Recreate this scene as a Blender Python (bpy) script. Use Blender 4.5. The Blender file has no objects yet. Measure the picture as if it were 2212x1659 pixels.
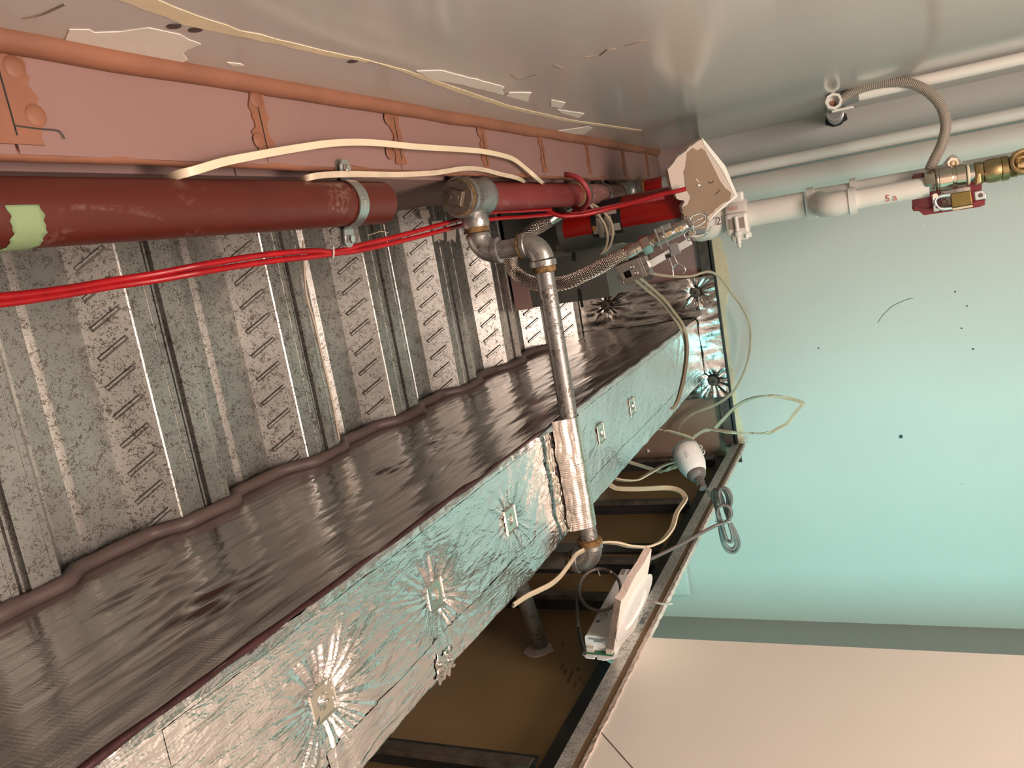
import bpy, bmesh, math, random
from mathutils import Vector, Matrix, noise
random.seed(7)
sc = bpy.context.scene
COL = sc.collection
H = 1.95            # height of the phone above the floor
PI = math.pi

# ------------------------------------------------------------------ camera
RT = ((0.40123085, -0.21724134, 0.88984268),      # world axes (along corridor, left, up) in camera frame (x right, y down, z forward)
      (0.17226168, 0.97203042, 0.15963326),
      (-0.89963310, 0.08923600, 0.42743095))
FPX, CX, CY = 1725.0, 1106.0, 829.5
cam_d = bpy.data.cameras.new('camera')
cam = bpy.data.objects.new('camera', cam_d)
COL.objects.link(cam)
cam_d.sensor_fit = 'HORIZONTAL'
cam_d.sensor_width = 36.0
cam_d.lens = FPX * 36.0 / 2212.0
cam_d.clip_start = 0.02
cam.matrix_world = Matrix(((RT[0][0], -RT[0][1], -RT[0][2], 0),
                           (RT[1][0], -RT[1][1], -RT[1][2], 0),
                           (RT[2][0], -RT[2][1], -RT[2][2], H),
                           (0, 0, 0, 1)))
sc.camera = cam

# ------------------------------------------------------------------ world, light, exposure
sc.view_settings.view_transform = 'Standard'
sc.view_settings.look = 'None'
sc.view_settings.gamma = 1.0
sc.view_settings.use_curve_mapping = False
sc.view_settings.exposure = 0.0
w = bpy.data.worlds.new('world')
sc.world = w
w.use_nodes = True
w.node_tree.nodes['Background'].inputs[0].default_value = (0.9, 0.85, 0.8, 1)
w.node_tree.nodes['Background'].inputs[1].default_value = 0.25
try:
    sc.cycles.max_bounces = 8
    sc.cycles.diffuse_bounces = 4
    sc.cycles.glossy_bounces = 4
    sc.cycles.caustics_reflective = False
    sc.cycles.caustics_refractive = False
    sc.cycles.sample_clamp_indirect = 4.0
    sc.cycles.use_denoising = True
except Exception:
    pass

def area(name, loc, direction, sx, sy, power, color):
    d = bpy.data.lights.new(name, 'AREA')
    d.shape = 'RECTANGLE'; d.size = sx; d.size_y = sy
    d.energy = power; d.color = color
    o = bpy.data.objects.new(name, d)
    COL.objects.link(o)
    o.location = (loc[0], loc[1], loc[2] + H)
    o.rotation_euler = Vector(direction).to_track_quat('-Z', 'Y').to_euler()
    return o
# daylight through the window of the side room
area('window_daylight', (-0.62, 1.72, -0.35), (1.0, -0.15, 0.02), 1.50, 1.25, 80, (0.33, 0.90, 0.88))
# warm lamp of the corridor behind the camera
area('corridor_lamp', (-2.6, 0.20, -0.60), (1.0, 0.05, 0.10), 0.6, 0.6, 6, (1.0, 0.82, 0.70))
area('floor_bounce_fill', (0.35, 0.08, -1.6), (0.12, 0.06, 1.0), 1.3, 0.8, 82, (1.0, 0.815, 0.72))  # added unseen uplight, stands in for warm floor bounce into the void

# ------------------------------------------------------------------ small helpers
def R(x, y, z): return Vector((x, y, z + H))
def ray(px, py):
    d = (px - CX, py - CY, FPX)
    return Vector([RT[i][0]*d[0] + RT[i][1]*d[1] + RT[i][2]*d[2] for i in range(3)])
def U(px, py, ax, val):
    """world point on the plane  ax = val (camera-relative) that lies in the direction px,py"""
    d = ray(px, py)
    k = val / d['XYZ'.index(ax)]
    return Vector((d.x*k, d.y*k, d.z*k + H))
def UP(px, py, o, n):
    d = ray(px, py); c = Vector((0, 0, H))
    return c + d * ((o - c).dot(n) / d.dot(n))

def link(name, me, m=None, parent=None):
    o = bpy.data.objects.new(name, me)
    COL.objects.link(o)
    if m is not None and me is not None and not me.materials: me.materials.append(m)
    if parent is not None: o.parent = parent
    return o
def tag(o, label=None, cat=None, group=None, kind=None):
    if label: o['label'] = label
    if cat: o['category'] = cat
    if group: o['group'] = group
    if kind: o['kind'] = kind
    return o
def thing(name, label=None, cat=None, group=None, kind=None):
    o = bpy.data.objects.new(name, None)
    COL.objects.link(o)
    o.empty_display_size = 0.05
    return tag(o, label, cat, group, kind)
def fin(bm, name, m, parent=None, smooth=False, bevel=0):
    me = bpy.data.meshes.new(name)
    bmesh.ops.remove_doubles(bm, verts=bm.verts, dist=1e-6)
    bmesh.ops.recalc_face_normals(bm, faces=bm.faces)
    bm.to_mesh(me); bm.free()
    if smooth:
        me.polygons.foreach_set('use_smooth', [True]*len(me.polygons))
    o = link(name, me, m, parent)
    if bevel:
        b = o.modifiers.new('bevel', 'BEVEL'); b.width = bevel; b.segments = 2; b.limit_method = 'ANGLE'
    return o
def sharp(o, ang=40):
    me = o.data
    me.polygons.foreach_set('use_smooth', [True]*len(me.polygons))
    try: me.set_sharp_from_angle(angle=math.radians(ang))
    except Exception: pass
    return o
def add_hex(bm, c):
    """box from 8 corners: bottom 4 (ccw), top 4"""
    v = [bm.verts.new(p) for p in c]
    for f in ((0,3,2,1),(4,5,6,7),(0,1,5,4),(1,2,6,5),(2,3,7,6),(3,0,4,7)):
        bm.faces.new([v[i] for i in f])
def add_box(bm, a, b):
    x0,y0,z0 = a; x1,y1,z1 = b
    add_hex(bm, [Vector(p) for p in ((x0,y0,z0),(x1,y0,z0),(x1,y1,z0),(x0,y1,z0),(x0,y0,z1),(x1,y0,z1),(x1,y1,z1),(x0,y1,z1))])
def obox(bm, o, ex, ey, ez):
    o, ex, ey, ez = map(Vector, (o, ex, ey, ez))
    add_hex(bm, [o, o+ex, o+ex+ey, o+ey, o+ez, o+ex+ez, o+ex+ey+ez, o+ey+ez])
def box(name, a, b, m, parent=None, bevel=0):
    bm = bmesh.new()
    add_box(bm, (a[0],a[1],a[2]+H), (b[0],b[1],b[2]+H))
    return fin(bm, name, m, parent, bevel=bevel)
def frame_of(d):
    d = Vector(d).normalized()
    u = d.orthogonal().normalized()
    return d, u, d.cross(u)
def add_lathe(bm, p0, d, prof, seg=32, cap=True, up=None, sq=None):
    """prof = [(t, r)...] along direction d from p0; sq = number of sides for hexagons"""
    p0 = Vector(p0); d = Vector(d).normalized()
    if up is None: _, u, v = frame_of(d)
    else:
        u = (Vector(up) - d*Vector(up).dot(d)).normalized(); v = d.cross(u)
    n = sq or seg
    rings = []
    for t, r in prof:
        rings.append([bm.verts.new(p0 + d*t + (u*math.cos(2*PI*i/n) + v*math.sin(2*PI*i/n))*r) for i in range(n)])
    for a, b in zip(rings, rings[1:]):
        for i in range(n):
            bm.faces.new((a[i], a[(i+1)%n], b[(i+1)%n], b[i]))
    if cap:
        bm.faces.new(rings[0][::-1]); bm.faces.new(rings[-1])
def lathe(name, p0, d, prof, m, parent=None, seg=40, cap=True, up=None, sq=None, ang=40):
    bm = bmesh.new()
    add_lathe(bm, p0, d, prof, seg, cap, up, sq)
    return sharp(fin(bm, name, m, parent), ang)
def catmull(pts, n=8, closed=False):
    P = [Vector(p) for p in pts]; out = []
    m = len(P)
    rng = range(m) if closed else range(m-1)
    for i in rng:
        if closed: a,b,c,d = P[(i-1)%m], P[i], P[(i+1)%m], P[(i+2)%m]
        else:
            b, c = P[i], P[i+1]
            a = P[i-1] if i > 0 else b*2-c
            d = P[i+2] if i+2 < m else c*2-b
        for k in range(n):
            t = k/n
            out.append(0.5*((2*b) + (c-a)*t + (2*a-5*b+4*c-d)*t*t + (3*b-a-3*c+d)*t**3))
    if not closed: out.append(P[-1])
    return out
def add_sweep(bm, pts, prof, up=None, closed=False, cap=True, rad=None, twist=0.0):
    """prof = [(a, b)...] cross-section in (u, v); rad(i, t) scales it"""
    n = len(pts); tang = []
    for i in range(n):
        a = pts[i-1] if (i > 0 or closed) else pts[i]
        b = pts[(i+1)%n] if (i < n-1 or closed) else pts[i]
        tang.append((b-a).normalized())
    if up is not None:
        u = Vector(up)
    else:
        u = tang[0].orthogonal()
    rings = []
    for i in range(n):
        t = tang[i]
        if up is not None: uu = Vector(up) if not callable(up) else up(i)
        else: uu = u
        uu = uu - t*uu.dot(t)
        if uu.length < 1e-6: uu = t.orthogonal()
        uu.normalize(); u = uu
        v = t.cross(uu)
        if twist:
            c_, s_ = math.cos(twist*i), math.sin(twist*i)
            uu, v = uu*c_ + v*s_, v*c_ - uu*s_
        k = rad(i, i/(n-1)) if rad else 1.0
        rings.append([bm.verts.new(pts[i] + uu*(a*k) + v*(b*k)) for a, b in prof])
    m = len(prof)
    pairs = list(zip(rings, rings[1:])) + ([(rings[-1], rings[0])] if closed else [])
    for A_, B_ in pairs:
        for j in range(m):
            bm.faces.new((A_[j], A_[(j+1)%m], B_[(j+1)%m], B_[j]))
    if cap and not closed:
        bm.faces.new(rings[0][::-1]); bm.faces.new(rings[-1])
def circ(r, n=12): return [(r*math.cos(2*PI*i/n), r*math.sin(2*PI*i/n)) for i in range(n)]
def flat(w, t):
    """section of a flat three-core cable"""
    return [(-w/2,0),(-w*.46,t*.42),(-w*.3,t*.5),(-w*.17,t*.38),(0,t*.5),(w*.17,t*.38),(w*.3,t*.5),(w*.46,t*.42),(w/2,0),
            (w*.46,-t*.42),(w*.3,-t*.5),(w*.17,-t*.38),(0,-t*.5),(-w*.17,-t*.38),(-w*.3,-t*.5),(-w*.46,-t*.42)]
def sweep(name, pts, prof, m, parent=None, up=None, n=8, closed=False, smooth=True, rad=None, raw=False, twist=0.0):
    bm = bmesh.new()
    P = pts if raw else catmull(pts, n, closed)
    add_sweep(bm, P, prof, up, closed, rad=rad, twist=twist)
    o = fin(bm, name, m, parent)
    return sharp(o, 50) if smooth else o
def prism(bm, poly, ext):
    """extrude a planar polygon (3-D points) by vector ext"""
    a = [bm.verts.new(p) for p in poly]; b = [bm.verts.new(Vector(p)+Vector(ext)) for p in poly]
    n = len(poly)
    bm.faces.new(a[::-1]); bm.faces.new(b)
    for i in range(n): bm.faces.new((a[i], a[(i+1)%n], b[(i+1)%n], b[i]))
def text(name, s, size, origin, ex, ey, m, parent, ext=0.0003, align='LEFT'):
    cu = bpy.data.curves.new('t', 'FONT')
    cu.body = s; cu.size = size; cu.extrude = ext; cu.align_x = align; cu.align_y = 'CENTER'; cu.resolution_u = 2
    to = bpy.data.objects.new('t', cu); COL.objects.link(to)
    dg = bpy.context.evaluated_depsgraph_get()
    me = bpy.data.meshes.new_from_object(to.evaluated_get(dg))
    bpy.data.objects.remove(to); bpy.data.curves.remove(cu)
    me.name = name
    ex = Vector(ex).normalized(); ey = Vector(ey); ey = (ey - ex*ey.dot(ex)).normalized(); ez = ex.cross(ey)
    M = Matrix(((ex.x, ey.x, ez.x, origin[0]),(ex.y, ey.y, ez.y, origin[1]),(ex.z, ey.z, ez.z, origin[2]),(0,0,0,1)))
    me.transform(M)
    me.materials.clear()
    return link(name, me, m, parent)
def grid(name, nx, ny, fn, m, parent=None, smooth=True):
    """surface from fn(u, v) -> Vector, u,v in 0..1"""
    vs = []; fs = []
    for j in range(ny+1):
        for i in range(nx+1):
            vs.append(tuple(fn(i/nx, j/ny)))
    w_ = nx+1
    for j in range(ny):
        for i in range(nx):
            a = j*w_+i
            fs.append((a, a+1, a+1+w_, a+w_))
    me = bpy.data.meshes.new(name)
    me.from_pydata(vs, [], fs)
    if smooth: me.polygons.foreach_set('use_smooth', [True]*len(me.polygons))
    me.update()
    return link(name, me, m, parent)
def nz(x, y=0.0, z=0.0): return noise.noise(Vector((x, y, z)))

# ------------------------------------------------------------------ materials
def mat(name, col, rough=0.5, metal=0.0, var=0.0, vscale=8.0, bump=0.0, bscale=60.0, col2=None, stretch=None, spec=0.5, coat=0.0, emit=0):
    m = bpy.data.materials.new(name); m.use_nodes = True
    nt = m.node_tree; b = nt.nodes['Principled BSDF']
    b.inputs['Base Color'].default_value = (*col, 1)
    b.inputs['Roughness'].default_value = rough
    b.inputs['Metallic'].default_value = metal
    b.inputs['Specular IOR Level'].default_value = spec
    if coat: b.inputs['Coat Weight'].default_value = coat
    tc = nt.nodes.new('ShaderNodeTexCoord')
    src = tc.outputs['Object']
    if stretch:
        mp = nt.nodes.new('ShaderNodeMapping'); mp.inputs['Scale'].default_value = stretch
        nt.links.new(src, mp.inputs[0]); src = mp.outputs[0]
    if var > 0 or col2:
        n = nt.nodes.new('ShaderNodeTexNoise'); n.inputs['Scale'].default_value = vscale; n.inputs['Detail'].default_value = 5
        nt.links.new(src, n.inputs['Vector'])
        r = nt.nodes.new('ShaderNodeValToRGB')
        c2 = col2 or tuple(min(1, c*(1+var)) for c in col)
        c1 = col if col2 else tuple(c*(1-var) for c in col)
        r.color_ramp.elements[0].position = 0.32; r.color_ramp.elements[0].color = (*c1, 1)
        r.color_ramp.elements[1].position = 0.68; r.color_ramp.elements[1].color = (*c2, 1)
        nt.links.new(n.outputs['Fac'], r.inputs['Fac'])
        nt.links.new(r.outputs['Color'], b.inputs['Base Color'])
    if bump > 0:
        n2 = nt.nodes.new('ShaderNodeTexNoise'); n2.inputs['Scale'].default_value = bscale; n2.inputs['Detail'].default_value = 4
        nt.links.new(src, n2.inputs['Vector'])
        bp = nt.nodes.new('ShaderNodeBump'); bp.inputs['Strength'].default_value = bump; bp.inputs['Distance'].default_value = 0.002
        nt.links.new(n2.outputs['Fac'], bp.inputs['Height']); nt.links.new(bp.outputs[0], b.inputs['Normal'])
    return m
class NB:
    """tiny node helper"""
    def __init__(s, m): s.m = m; s.nt = m.node_tree; s.b = s.nt.nodes['Principled BSDF']; s.tc = s.nt.nodes.new('ShaderNodeTexCoord')
    def n(s, t, **k):
        x = s.nt.nodes.new(t)
        for a, v in k.items(): setattr(x, a, v)
        return x
    def l(s, a, b): s.nt.links.new(a, b)
    def noise(s, scale, detail=4, stretch=None, dist=0.0, rot=None):
        n = s.n('ShaderNodeTexNoise'); n.inputs['Scale'].default_value = scale; n.inputs['Detail'].default_value = detail
        n.inputs['Distortion'].default_value = dist
        src = s.tc.outputs['Object']
        if stretch or rot:
            mp = s.n('ShaderNodeMapping')
            if stretch: mp.inputs['Scale'].default_value = stretch
            if rot: mp.inputs['Rotation'].default_value = rot
            s.l(src, mp.inputs[0]); src = mp.outputs[0]
        s.l(src, n.inputs['Vector'])
        return n.outputs['Fac']
    def ramp(s, fac, stops):
        r = s.n('ShaderNodeValToRGB'); e = r.color_ramp.elements
        while len(e) < len(stops): e.new(0.5)
        for i, (p, c) in enumerate(stops):
            e[i].position = p; e[i].color = (*c, 1) if len(c) == 3 else c
        s.l(fac, r.inputs['Fac']); return r.outputs['Color']
    def mix(s, fac, a, b_):
        x = s.n('ShaderNodeMix'); x.data_type = 'RGBA'
        for sock, v in ((x.inputs[0], fac), (x.inputs[6], a), (x.inputs[7], b_)):
            if isinstance(v, (int, float)): sock.default_value = v
            elif isinstance(v, tuple): sock.default_value = (*v, 1)
            else: s.l(v, sock)
        return x.outputs[2]
    def math(s, op, a, b_=0.0, clamp=False):
        x = s.n('ShaderNodeMath'); x.operation = op; x.use_clamp = clamp
        for sock, v in ((x.inputs[0], a), (x.inputs[1], b_)):
            if isinstance(v, (int, float)): sock.default_value = v
            else: s.l(v, sock)
        return x.outputs[0]
    def xyz(s):
        x = s.n('ShaderNodeSeparateXYZ'); s.l(s.tc.outputs['Object'], x.inputs[0]); return x.outputs
    def bump(s, h, strength, dist=0.002, prev=None):
        b = s.n('ShaderNodeBump'); b.inputs['Strength'].default_value = strength; b.inputs['Distance'].default_value = dist
        s.l(h, b.inputs['Height'])
        if prev is not None: s.l(prev, b.inputs['Normal'])
        return b.outputs[0]

# painted walls (scuffed, slightly glossy)
def wall_mat(name, col, rough, seed, scuff=(0.36, 0.33, 0.30), sc_amt=0.5):
    m = mat(name, col, rough); q = NB(m)
    a = q.noise(1.3, 3); base = q.ramp(a, [(0.3, tuple(c*0.96 for c in col)), (0.7, tuple(min(1, c*1.03) for c in col))])
    f = q.noise(9.0+seed, 6, (1, 1, 1), 1.2)
    f = q.ramp(f, [(0.70, (0, 0, 0)), (0.735, (1, 1, 1))])
    k = q.noise(60.0, 3); k = q.ramp(k, [(0.52, (0, 0, 0)), (0.6, (1, 1, 1))])
    fk = q.math('MULTIPLY', f, k)
    q.l(q.mix(q.math('MULTIPLY', fk, sc_amt), base, scuff), q.b.inputs['Base Color'])
    rn = q.noise(3.0, 3); q.l(q.math('ADD', q.math('MULTIPLY', rn, 0.12), rough-0.06), q.b.inputs['Roughness'])
    q.l(q.bump(q.noise(14.0, 4), 0.08, 0.004), q.b.inputs['Normal'])
    return m
M_grey = wall_mat('grey_wall_paint', (0.48, 0.46, 0.435), 0.15, 1)
M_end = wall_mat('end_wall_paint', (0.56, 0.545, 0.51), 0.5, 2)
M_nib = wall_mat('shaded_return_paint', (0.36, 0.34, 0.31), 0.5, 4, sc_amt=0.1)  # darker than the end wall: the return's shade is put into this colour
M_peach = wall_mat('cream_wall_paint', (0.84, 0.78, 0.70), 0.5, 3, sc_amt=0.0)
M_ceilw = mat('white_paint', (0.78, 0.76, 0.72), 0.6)
M_floor = mat('screed', (0.52, 0.44, 0.36), 0.6, var=0.1, vscale=3)
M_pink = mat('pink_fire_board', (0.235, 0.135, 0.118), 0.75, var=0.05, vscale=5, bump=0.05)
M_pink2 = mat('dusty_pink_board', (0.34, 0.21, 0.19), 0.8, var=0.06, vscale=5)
M_mastic = mat('orange_fire_mastic', (0.22, 0.09, 0.05), 0.6, var=0.14, vscale=14, bump=0.3, bscale=25)
M_brown = mat('brown_paper_board', (0.30, 0.19, 0.085), 0.5, var=0.12, vscale=3.2, bump=0.04, bscale=120)
M_back = mat('board_back_paper', (0.30, 0.21, 0.15), 0.75, var=0.12, vscale=5)
M_gyp = mat('broken_gypsum', (0.56, 0.46, 0.40), 0.9, bump=0.9, bscale=160)
M_gyp2 = mat('gypsum_paper_white', (0.78, 0.74, 0.68), 0.8, bump=0.1)
M_stud = mat('dark_steel_stud', (0.045, 0.045, 0.046), 0.42, 0.3, var=0.3, vscale=12)
M_stud2 = mat('rusty_steel_stud', (0.10, 0.08, 0.065), 0.55, 0.3, var=0.4, vscale=30)
M_black = mat('black', (0.008, 0.008, 0.008), 0.6)
M_blackp = mat('black_rubber', (0.02, 0.02, 0.02), 0.5)
M_white = mat('white_plastic', (0.82, 0.80, 0.78), 0.32)
M_wpipe = mat('white_painted_pipe', (0.74, 0.70, 0.65), 0.33, var=0.03, vscale=5, bump=0.04, bscale=30)
M_cable = mat('cream_cable', (0.66, 0.56, 0.40), 0.45, var=0.06, vscale=20)
M_cable2 = mat('grimy_cream_cable', (0.55, 0.45, 0.33), 0.5, var=0.12, vscale=30)
M_cable3 = mat('brownish_cable', (0.30, 0.245, 0.17), 0.45)
M_red = mat('red_cable_sheath', (0.36, 0.008, 0.012), 0.35, var=0.2, vscale=40)
M_grey_cord = mat('grey_cord', (0.155, 0.125, 0.115), 0.38)
M_plugg = mat('grey_plug', (0.15, 0.125, 0.12), 0.45)
M_brass = mat('brass', (0.36, 0.26, 0.13), 0.38, 1.0, var=0.25, vscale=30, bump=0.3, bscale=200)
M_nickel = mat('nickel_plated_brass', (0.62, 0.52, 0.42), 0.25, 1.0, var=0.1, vscale=30)
M_chrome = mat('chrome', (0.8, 0.8, 0.8), 0.12, 1.0)
M_steel = mat('stainless', (0.55, 0.50, 0.46), 0.25, 1.0)
M_zinc = mat('zinc_plated', (0.50, 0.52, 0.50), 0.3, 0.9, var=0.08, vscale=30)
M_redbr = mat('red_enamel_plate', (0.22, 0.012, 0.02), 0.3)
M_hemp = mat('hemp_fibre', (0.21, 0.125, 0.048), 0.95, var=0.5, vscale=120, bump=1.0, bscale=260)
M_tape = mat('green_masking_tape', (0.20, 0.28, 0.14), 0.75, bump=0.3, bscale=40)
M_pcb = mat('green_circuit_board', (0.01, 0.13, 0.06), 0.5)
M_seal = mat('grey_brown_sealant', (0.15, 0.105, 0.092), 0.5, var=0.1, vscale=15, bump=0.2, bscale=30)
M_greybox = mat('grey_painted_steel', (0.10, 0.10, 0.092), 0.45, 0.1, var=0.12, vscale=9)
M_clear = mat('clear_plastic', (0.7, 0.72, 0.72), 0.15); M_clear.node_tree.nodes['Principled BSDF'].inputs['Transmission Weight'].default_value = 0.75
M_txt = mat('print_dark', (0.03, 0.03, 0.05), 0.6)
M_txtr = mat('print_red', (0.45, 0.05, 0.03), 0.6)
M_frame = mat('window_frame_white', (0.8, 0.8, 0.8), 0.4)
M_copper = mat('copper_pipe', (0.5, 0.2, 0.14), 0.35, 1.0)
M_corr = mat('grey_corrugated_conduit', (0.36, 0.31, 0.26), 0.45)
M_dia = mat('zinc_washer', (0.72, 0.70, 0.62), 0.22, 1.0)

# galvanised deck: spangle of short dark flecks
def galv(name, base, dark, scale=170.0, thr=0.56, rough=0.36, rough2=0.5):
    m = mat(name, base, rough, 0.85); q = NB(m)
    f = q.noise(scale, 3, (1, 1, 1), 1.6)
    f2 = q.noise(scale*0.25, 3)
    s = q.math('ADD', f, q.math('MULTIPLY', q.math('SUBTRACT', f2, 0.5), 0.35))
    msk = q.ramp(s, [(thr-0.02, (0, 0, 0)), (thr+0.05, (1, 1, 1))])
    big = q.ramp(q.noise(7.0, 4), [(0.3, tuple(c*0.8 for c in base)), (0.7, tuple(min(1, c*1.15) for c in base))])
    q.l(q.mix(msk, big, dark), q.b.inputs['Base Color'])
    q.l(q.math('ADD', q.math('MULTIPLY', msk, rough2-rough), rough), q.b.inputs['Roughness'])
    q.l(q.bump(f, 0.10, 0.001), q.b.inputs['Normal'])
    return m
M_deck = galv('galvanised_deck', (0.46, 0.45, 0.42), (0.17, 0.15, 0.13), 215.0, 0.560, 0.36, 0.48)
M_angle = galv('galvanised_angle', (0.74, 0.73, 0.70), (0.34, 0.33, 0.31), 260.0, 0.54, 0.5, 0.6)
M_gpipe = galv('galvanised_pipe', (0.31, 0.30, 0.285), (0.15, 0.13, 0.115), 120.0, 0.58, 0.44, 0.55)
M_cast = galv('cast_galvanised_fitting', (0.38, 0.37, 0.355), (0.18, 0.16, 0.145), 200.0, 0.61, 0.38, 0.48)
M_plugm = galv('malleable_iron_plug', (0.27, 0.22, 0.18), (0.12, 0.09, 0.07), 140.0, 0.60, 0.4, 0.5)

# aluminium foil facing with scrim and wrinkles
def foil(name, base, rough, wr, stretch, rot=(0, 0, 0), ck=0.8):
    m = mat(name, base, rough, 1.0); q = NB(m)
    a = q.noise(22.0, 5, stretch, 0.8, rot)
    b_ = q.noise(90.0, 3, stretch, 0.4, rot)
    n1 = q.bump(a, wr, 0.006)
    n2 = q.bump(b_, wr*0.8, 0.0015, n1)
    c_ = q.noise(34.0, 3, (stretch[0]*.5, stretch[1], stretch[2]), 0.6, (rot[0], rot[1]+.15, rot[2]+.25))
    cr = q.math('MULTIPLY', q.math('ABSOLUTE', q.math('SUBTRACT', c_, 0.5)), 6.0, True)
    if ck > 0: n2 = q.bump(cr, wr*ck, 0.0022, n2)
    wv = q.n('ShaderNodeTexWave'); wv.inputs['Scale'].default_value = 66.0; wv.bands_direction = 'X'
    wv2 = q.n('ShaderNodeTexWave'); wv2.inputs['Scale'].default_value = 66.0; wv2.bands_direction = 'Y'
    q.l(q.tc.outputs['Object'], wv.inputs[0]); q.l(q.tc.outputs['Object'], wv2.inputs[0])
    sc_ = q.math('MAXIMUM', wv.outputs['Fac'], wv2.outputs['Fac'])
    n3 = q.bump(sc_, 0.14, 0.0006, n2)
    q.l(n3, q.b.inputs['Normal'])
    c = q.ramp(q.noise(6.0, 3), [(0.3, tuple(x*0.93 for x in base)), (0.7, base)])
    q.l(c, q.b.inputs['Base Color'])
    return m
M_foil_b = foil('foil_soffit', (0.84, 0.83, 0.83), 0.17, 0.34, (1.0, 2.2, 1.0), (0, 0, 0.5))
M_foil_s = foil('foil_side', (0.68, 0.64, 0.61), 0.13, 0.18, (0.45, 1.0, 2.8), (0, 0.25, 0), 0.25)
M_foil_p = foil('foil_crumpled', (0.75, 0.70, 0.66), 0.2, 0.35, (1, 1, 1), (0,0,0), 0.2)
M_seam = mat('maroon_foil_edge', (0.055, 0.02, 0.022), 0.35, 0.5, var=0.4, vscale=20, bump=0.8, bscale=60)

# red painted pipes with plaster dust
def pipe_mat(name, base, dust, amt, rough=0.4):
    m = mat(name, base, rough); q = NB(m)
    c = q.ramp(q.noise(5.0, 4), [(0.3, tuple(x*0.85 for x in base)), (0.7, tuple(x*1.12 for x in base))])
    f = q.noise(16.0, 7, (0.45, 1, 1), 0.8)
    f = q.ramp(f, [(amt, (0, 0, 0)), (amt+0.16, (1, 1, 1))])
    k = q.ramp(q.noise(130.0, 3), [(0.42, (0, 0, 0)), (0.62, (1, 1, 1))])
    q.l(q.mix(q.math('MULTIPLY', q.math('MULTIPLY', f, k), 0.8), c, dust), q.b.inputs['Base Color'])
    return m
M_oxide = pipe_mat('oxide_red_paint', (0.082, 0.010, 0.005), (0.30, 0.20, 0.16), 0.61, 0.40)
M_dred = pipe_mat('dusty_red_paint', (0.19, 0.024, 0.024), (0.40, 0.20, 0.17), 0.55, 0.5)
M_fred = pipe_mat('faded_red_paint', (0.26, 0.10, 0.085), (0.45, 0.30, 0.27), 0.50, 0.55)
M_gred = pipe_mat('gloss_red_paint', (0.27, 0.006, 0.004), (0.5, 0.2, 0.18), 0.74, 0.3)

# ------------------------------------------------------------------ the room
XE, YR, YL, ZC = 2.78, -0.25, 0.79, 0.505      # end wall, right wall, left wall, height of the removed ceiling
ZD, ZP, Y3 = 1.0, 0.643, -0.152                # deck underside, bulkhead soffit, bulkhead side
FZ = -H
X0 = -3.0
def wallbox(name, a, b, m, label): return tag(box(name, a, b, m), label, kind='structure')
wallbox('floor', (X0-.1, YR-.1, FZ-.1), (XE+.1, 3.2, FZ), M_floor, 'bare screed floor below')
wallbox('wall_right', (X0, YR-.1, FZ), (XE, YR, ZP-.002), M_grey, 'grey painted wall with a torn cream joint line')
wallbox('wall_end', (XE, YR-.1, FZ), (XE+.1, 3.2, ZC-.006), M_end, 'pale end wall at the end of the corridor')
wallbox('wall_back', (X0-.1, YR-.1, FZ), (X0, 3.2, 1.2), M_peach, 'cream wall behind the camera')
wallbox('wall_left', (X0, YL, FZ), (1.412, YL+.012, 0.4785), M_peach, 'smooth cream left wall below the cut board edge')
wallbox('wall_side', (X0, 3.1, FZ), (XE, 3.2, 1.2), M_ceilw, 'far wall of the side room')
wallbox('wall_nib', (2.25, 1.462, FZ), (XE, 1.56, 0.93), M_nib, 'return wall beyond the opening, its shade put into the colour')
wallbox('ceiling', (X0, YL+.10, 1.0), (XE, 3.1, 1.1), M_ceilw, 'white ceiling of the side room')
# end wall above the opening of the side room
wallbox('wall_end_upper', (XE, 0.86, ZC-.006), (XE+.1, 3.2, 1.0), M_end, 'pale end wall above the cut line in the side room')

# window in the side room that the daylight comes through
win = thing('window_1', 'white framed window of the side room', kind='structure')
for a, b in (((-.799,.93,-1.03),(-.76,.98,.33)), ((-.799,2.98,-1.03),(-.76,3.03,.33)), ((-.799,.93,-1.03),(-.76,3.03,-.98)), ((-.799,.93,.28),(-.76,3.03,.33)), ((-.799,1.96,-.98),(-.76,2.0,.28))):
    box('window_frame', a, b, M_frame, win)
box('window_pane', (-.79, .98, -.98), (-.785, 2.98, .28), M_clear, win)
wallbox('wall_side_back', (-.9, YL+.1, FZ), (-.8, 3.1, 1.0), M_ceilw, 'wall with the window in the side room')

# joint line, tape and filler on the right wall
def patch(name, pts, plane, val, off, m, parent, jag=0.004):
    P = [U(px, py, plane, val) for px, py in pts]
    bm = bmesh.new(); Q = []
    for i, p in enumerate(P):
        q_ = P[(i+1) % len(P)]
        nseg = max(1, int((q_-p).length/0.02))
        for k in range(nseg):
            t = p.lerp(q_, k/nseg)
            j = Vector((nz(t.x*40, t.y*40, t.z*40), nz(t.x*40+9, t.z*40, t.y*40), nz(t.z*40+4, t.x*40, t.y*40)))*jag
            j['XYZ'.index(plane)] = 0
            Q.append(t + j)
    prism(bm, Q, off)
    return fin(bm, name, m, parent)
M_cream = mat('torn_cream_paper', (0.70, 0.58, 0.40), 0.8, var=0.08, vscale=30)
M_torn = mat('torn_white_paper', (0.72, 0.66, 0.60), 0.8, var=0.05, vscale=20)
wr = bpy.data.objects['wall_right']
patch('joint_strip', [(235,-8),(330,-6),(420,31),(520,64),(600,84),(700,109),(800,130),(790,133),(700,118),(600,95),(500,75),(400,52),(310,20)], 'Y', YR, (0,.0007,0), M_cream, wr)
patch('joint_strip', [(790,128),(880,152),(990,190),(1100,228),(1230,258),(1387,281),(1385,284),(1225,262),(1095,233),(985,198),(880,158)], 'Y', YR, (0,.0007,0), M_cream, wr, .001)
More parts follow.
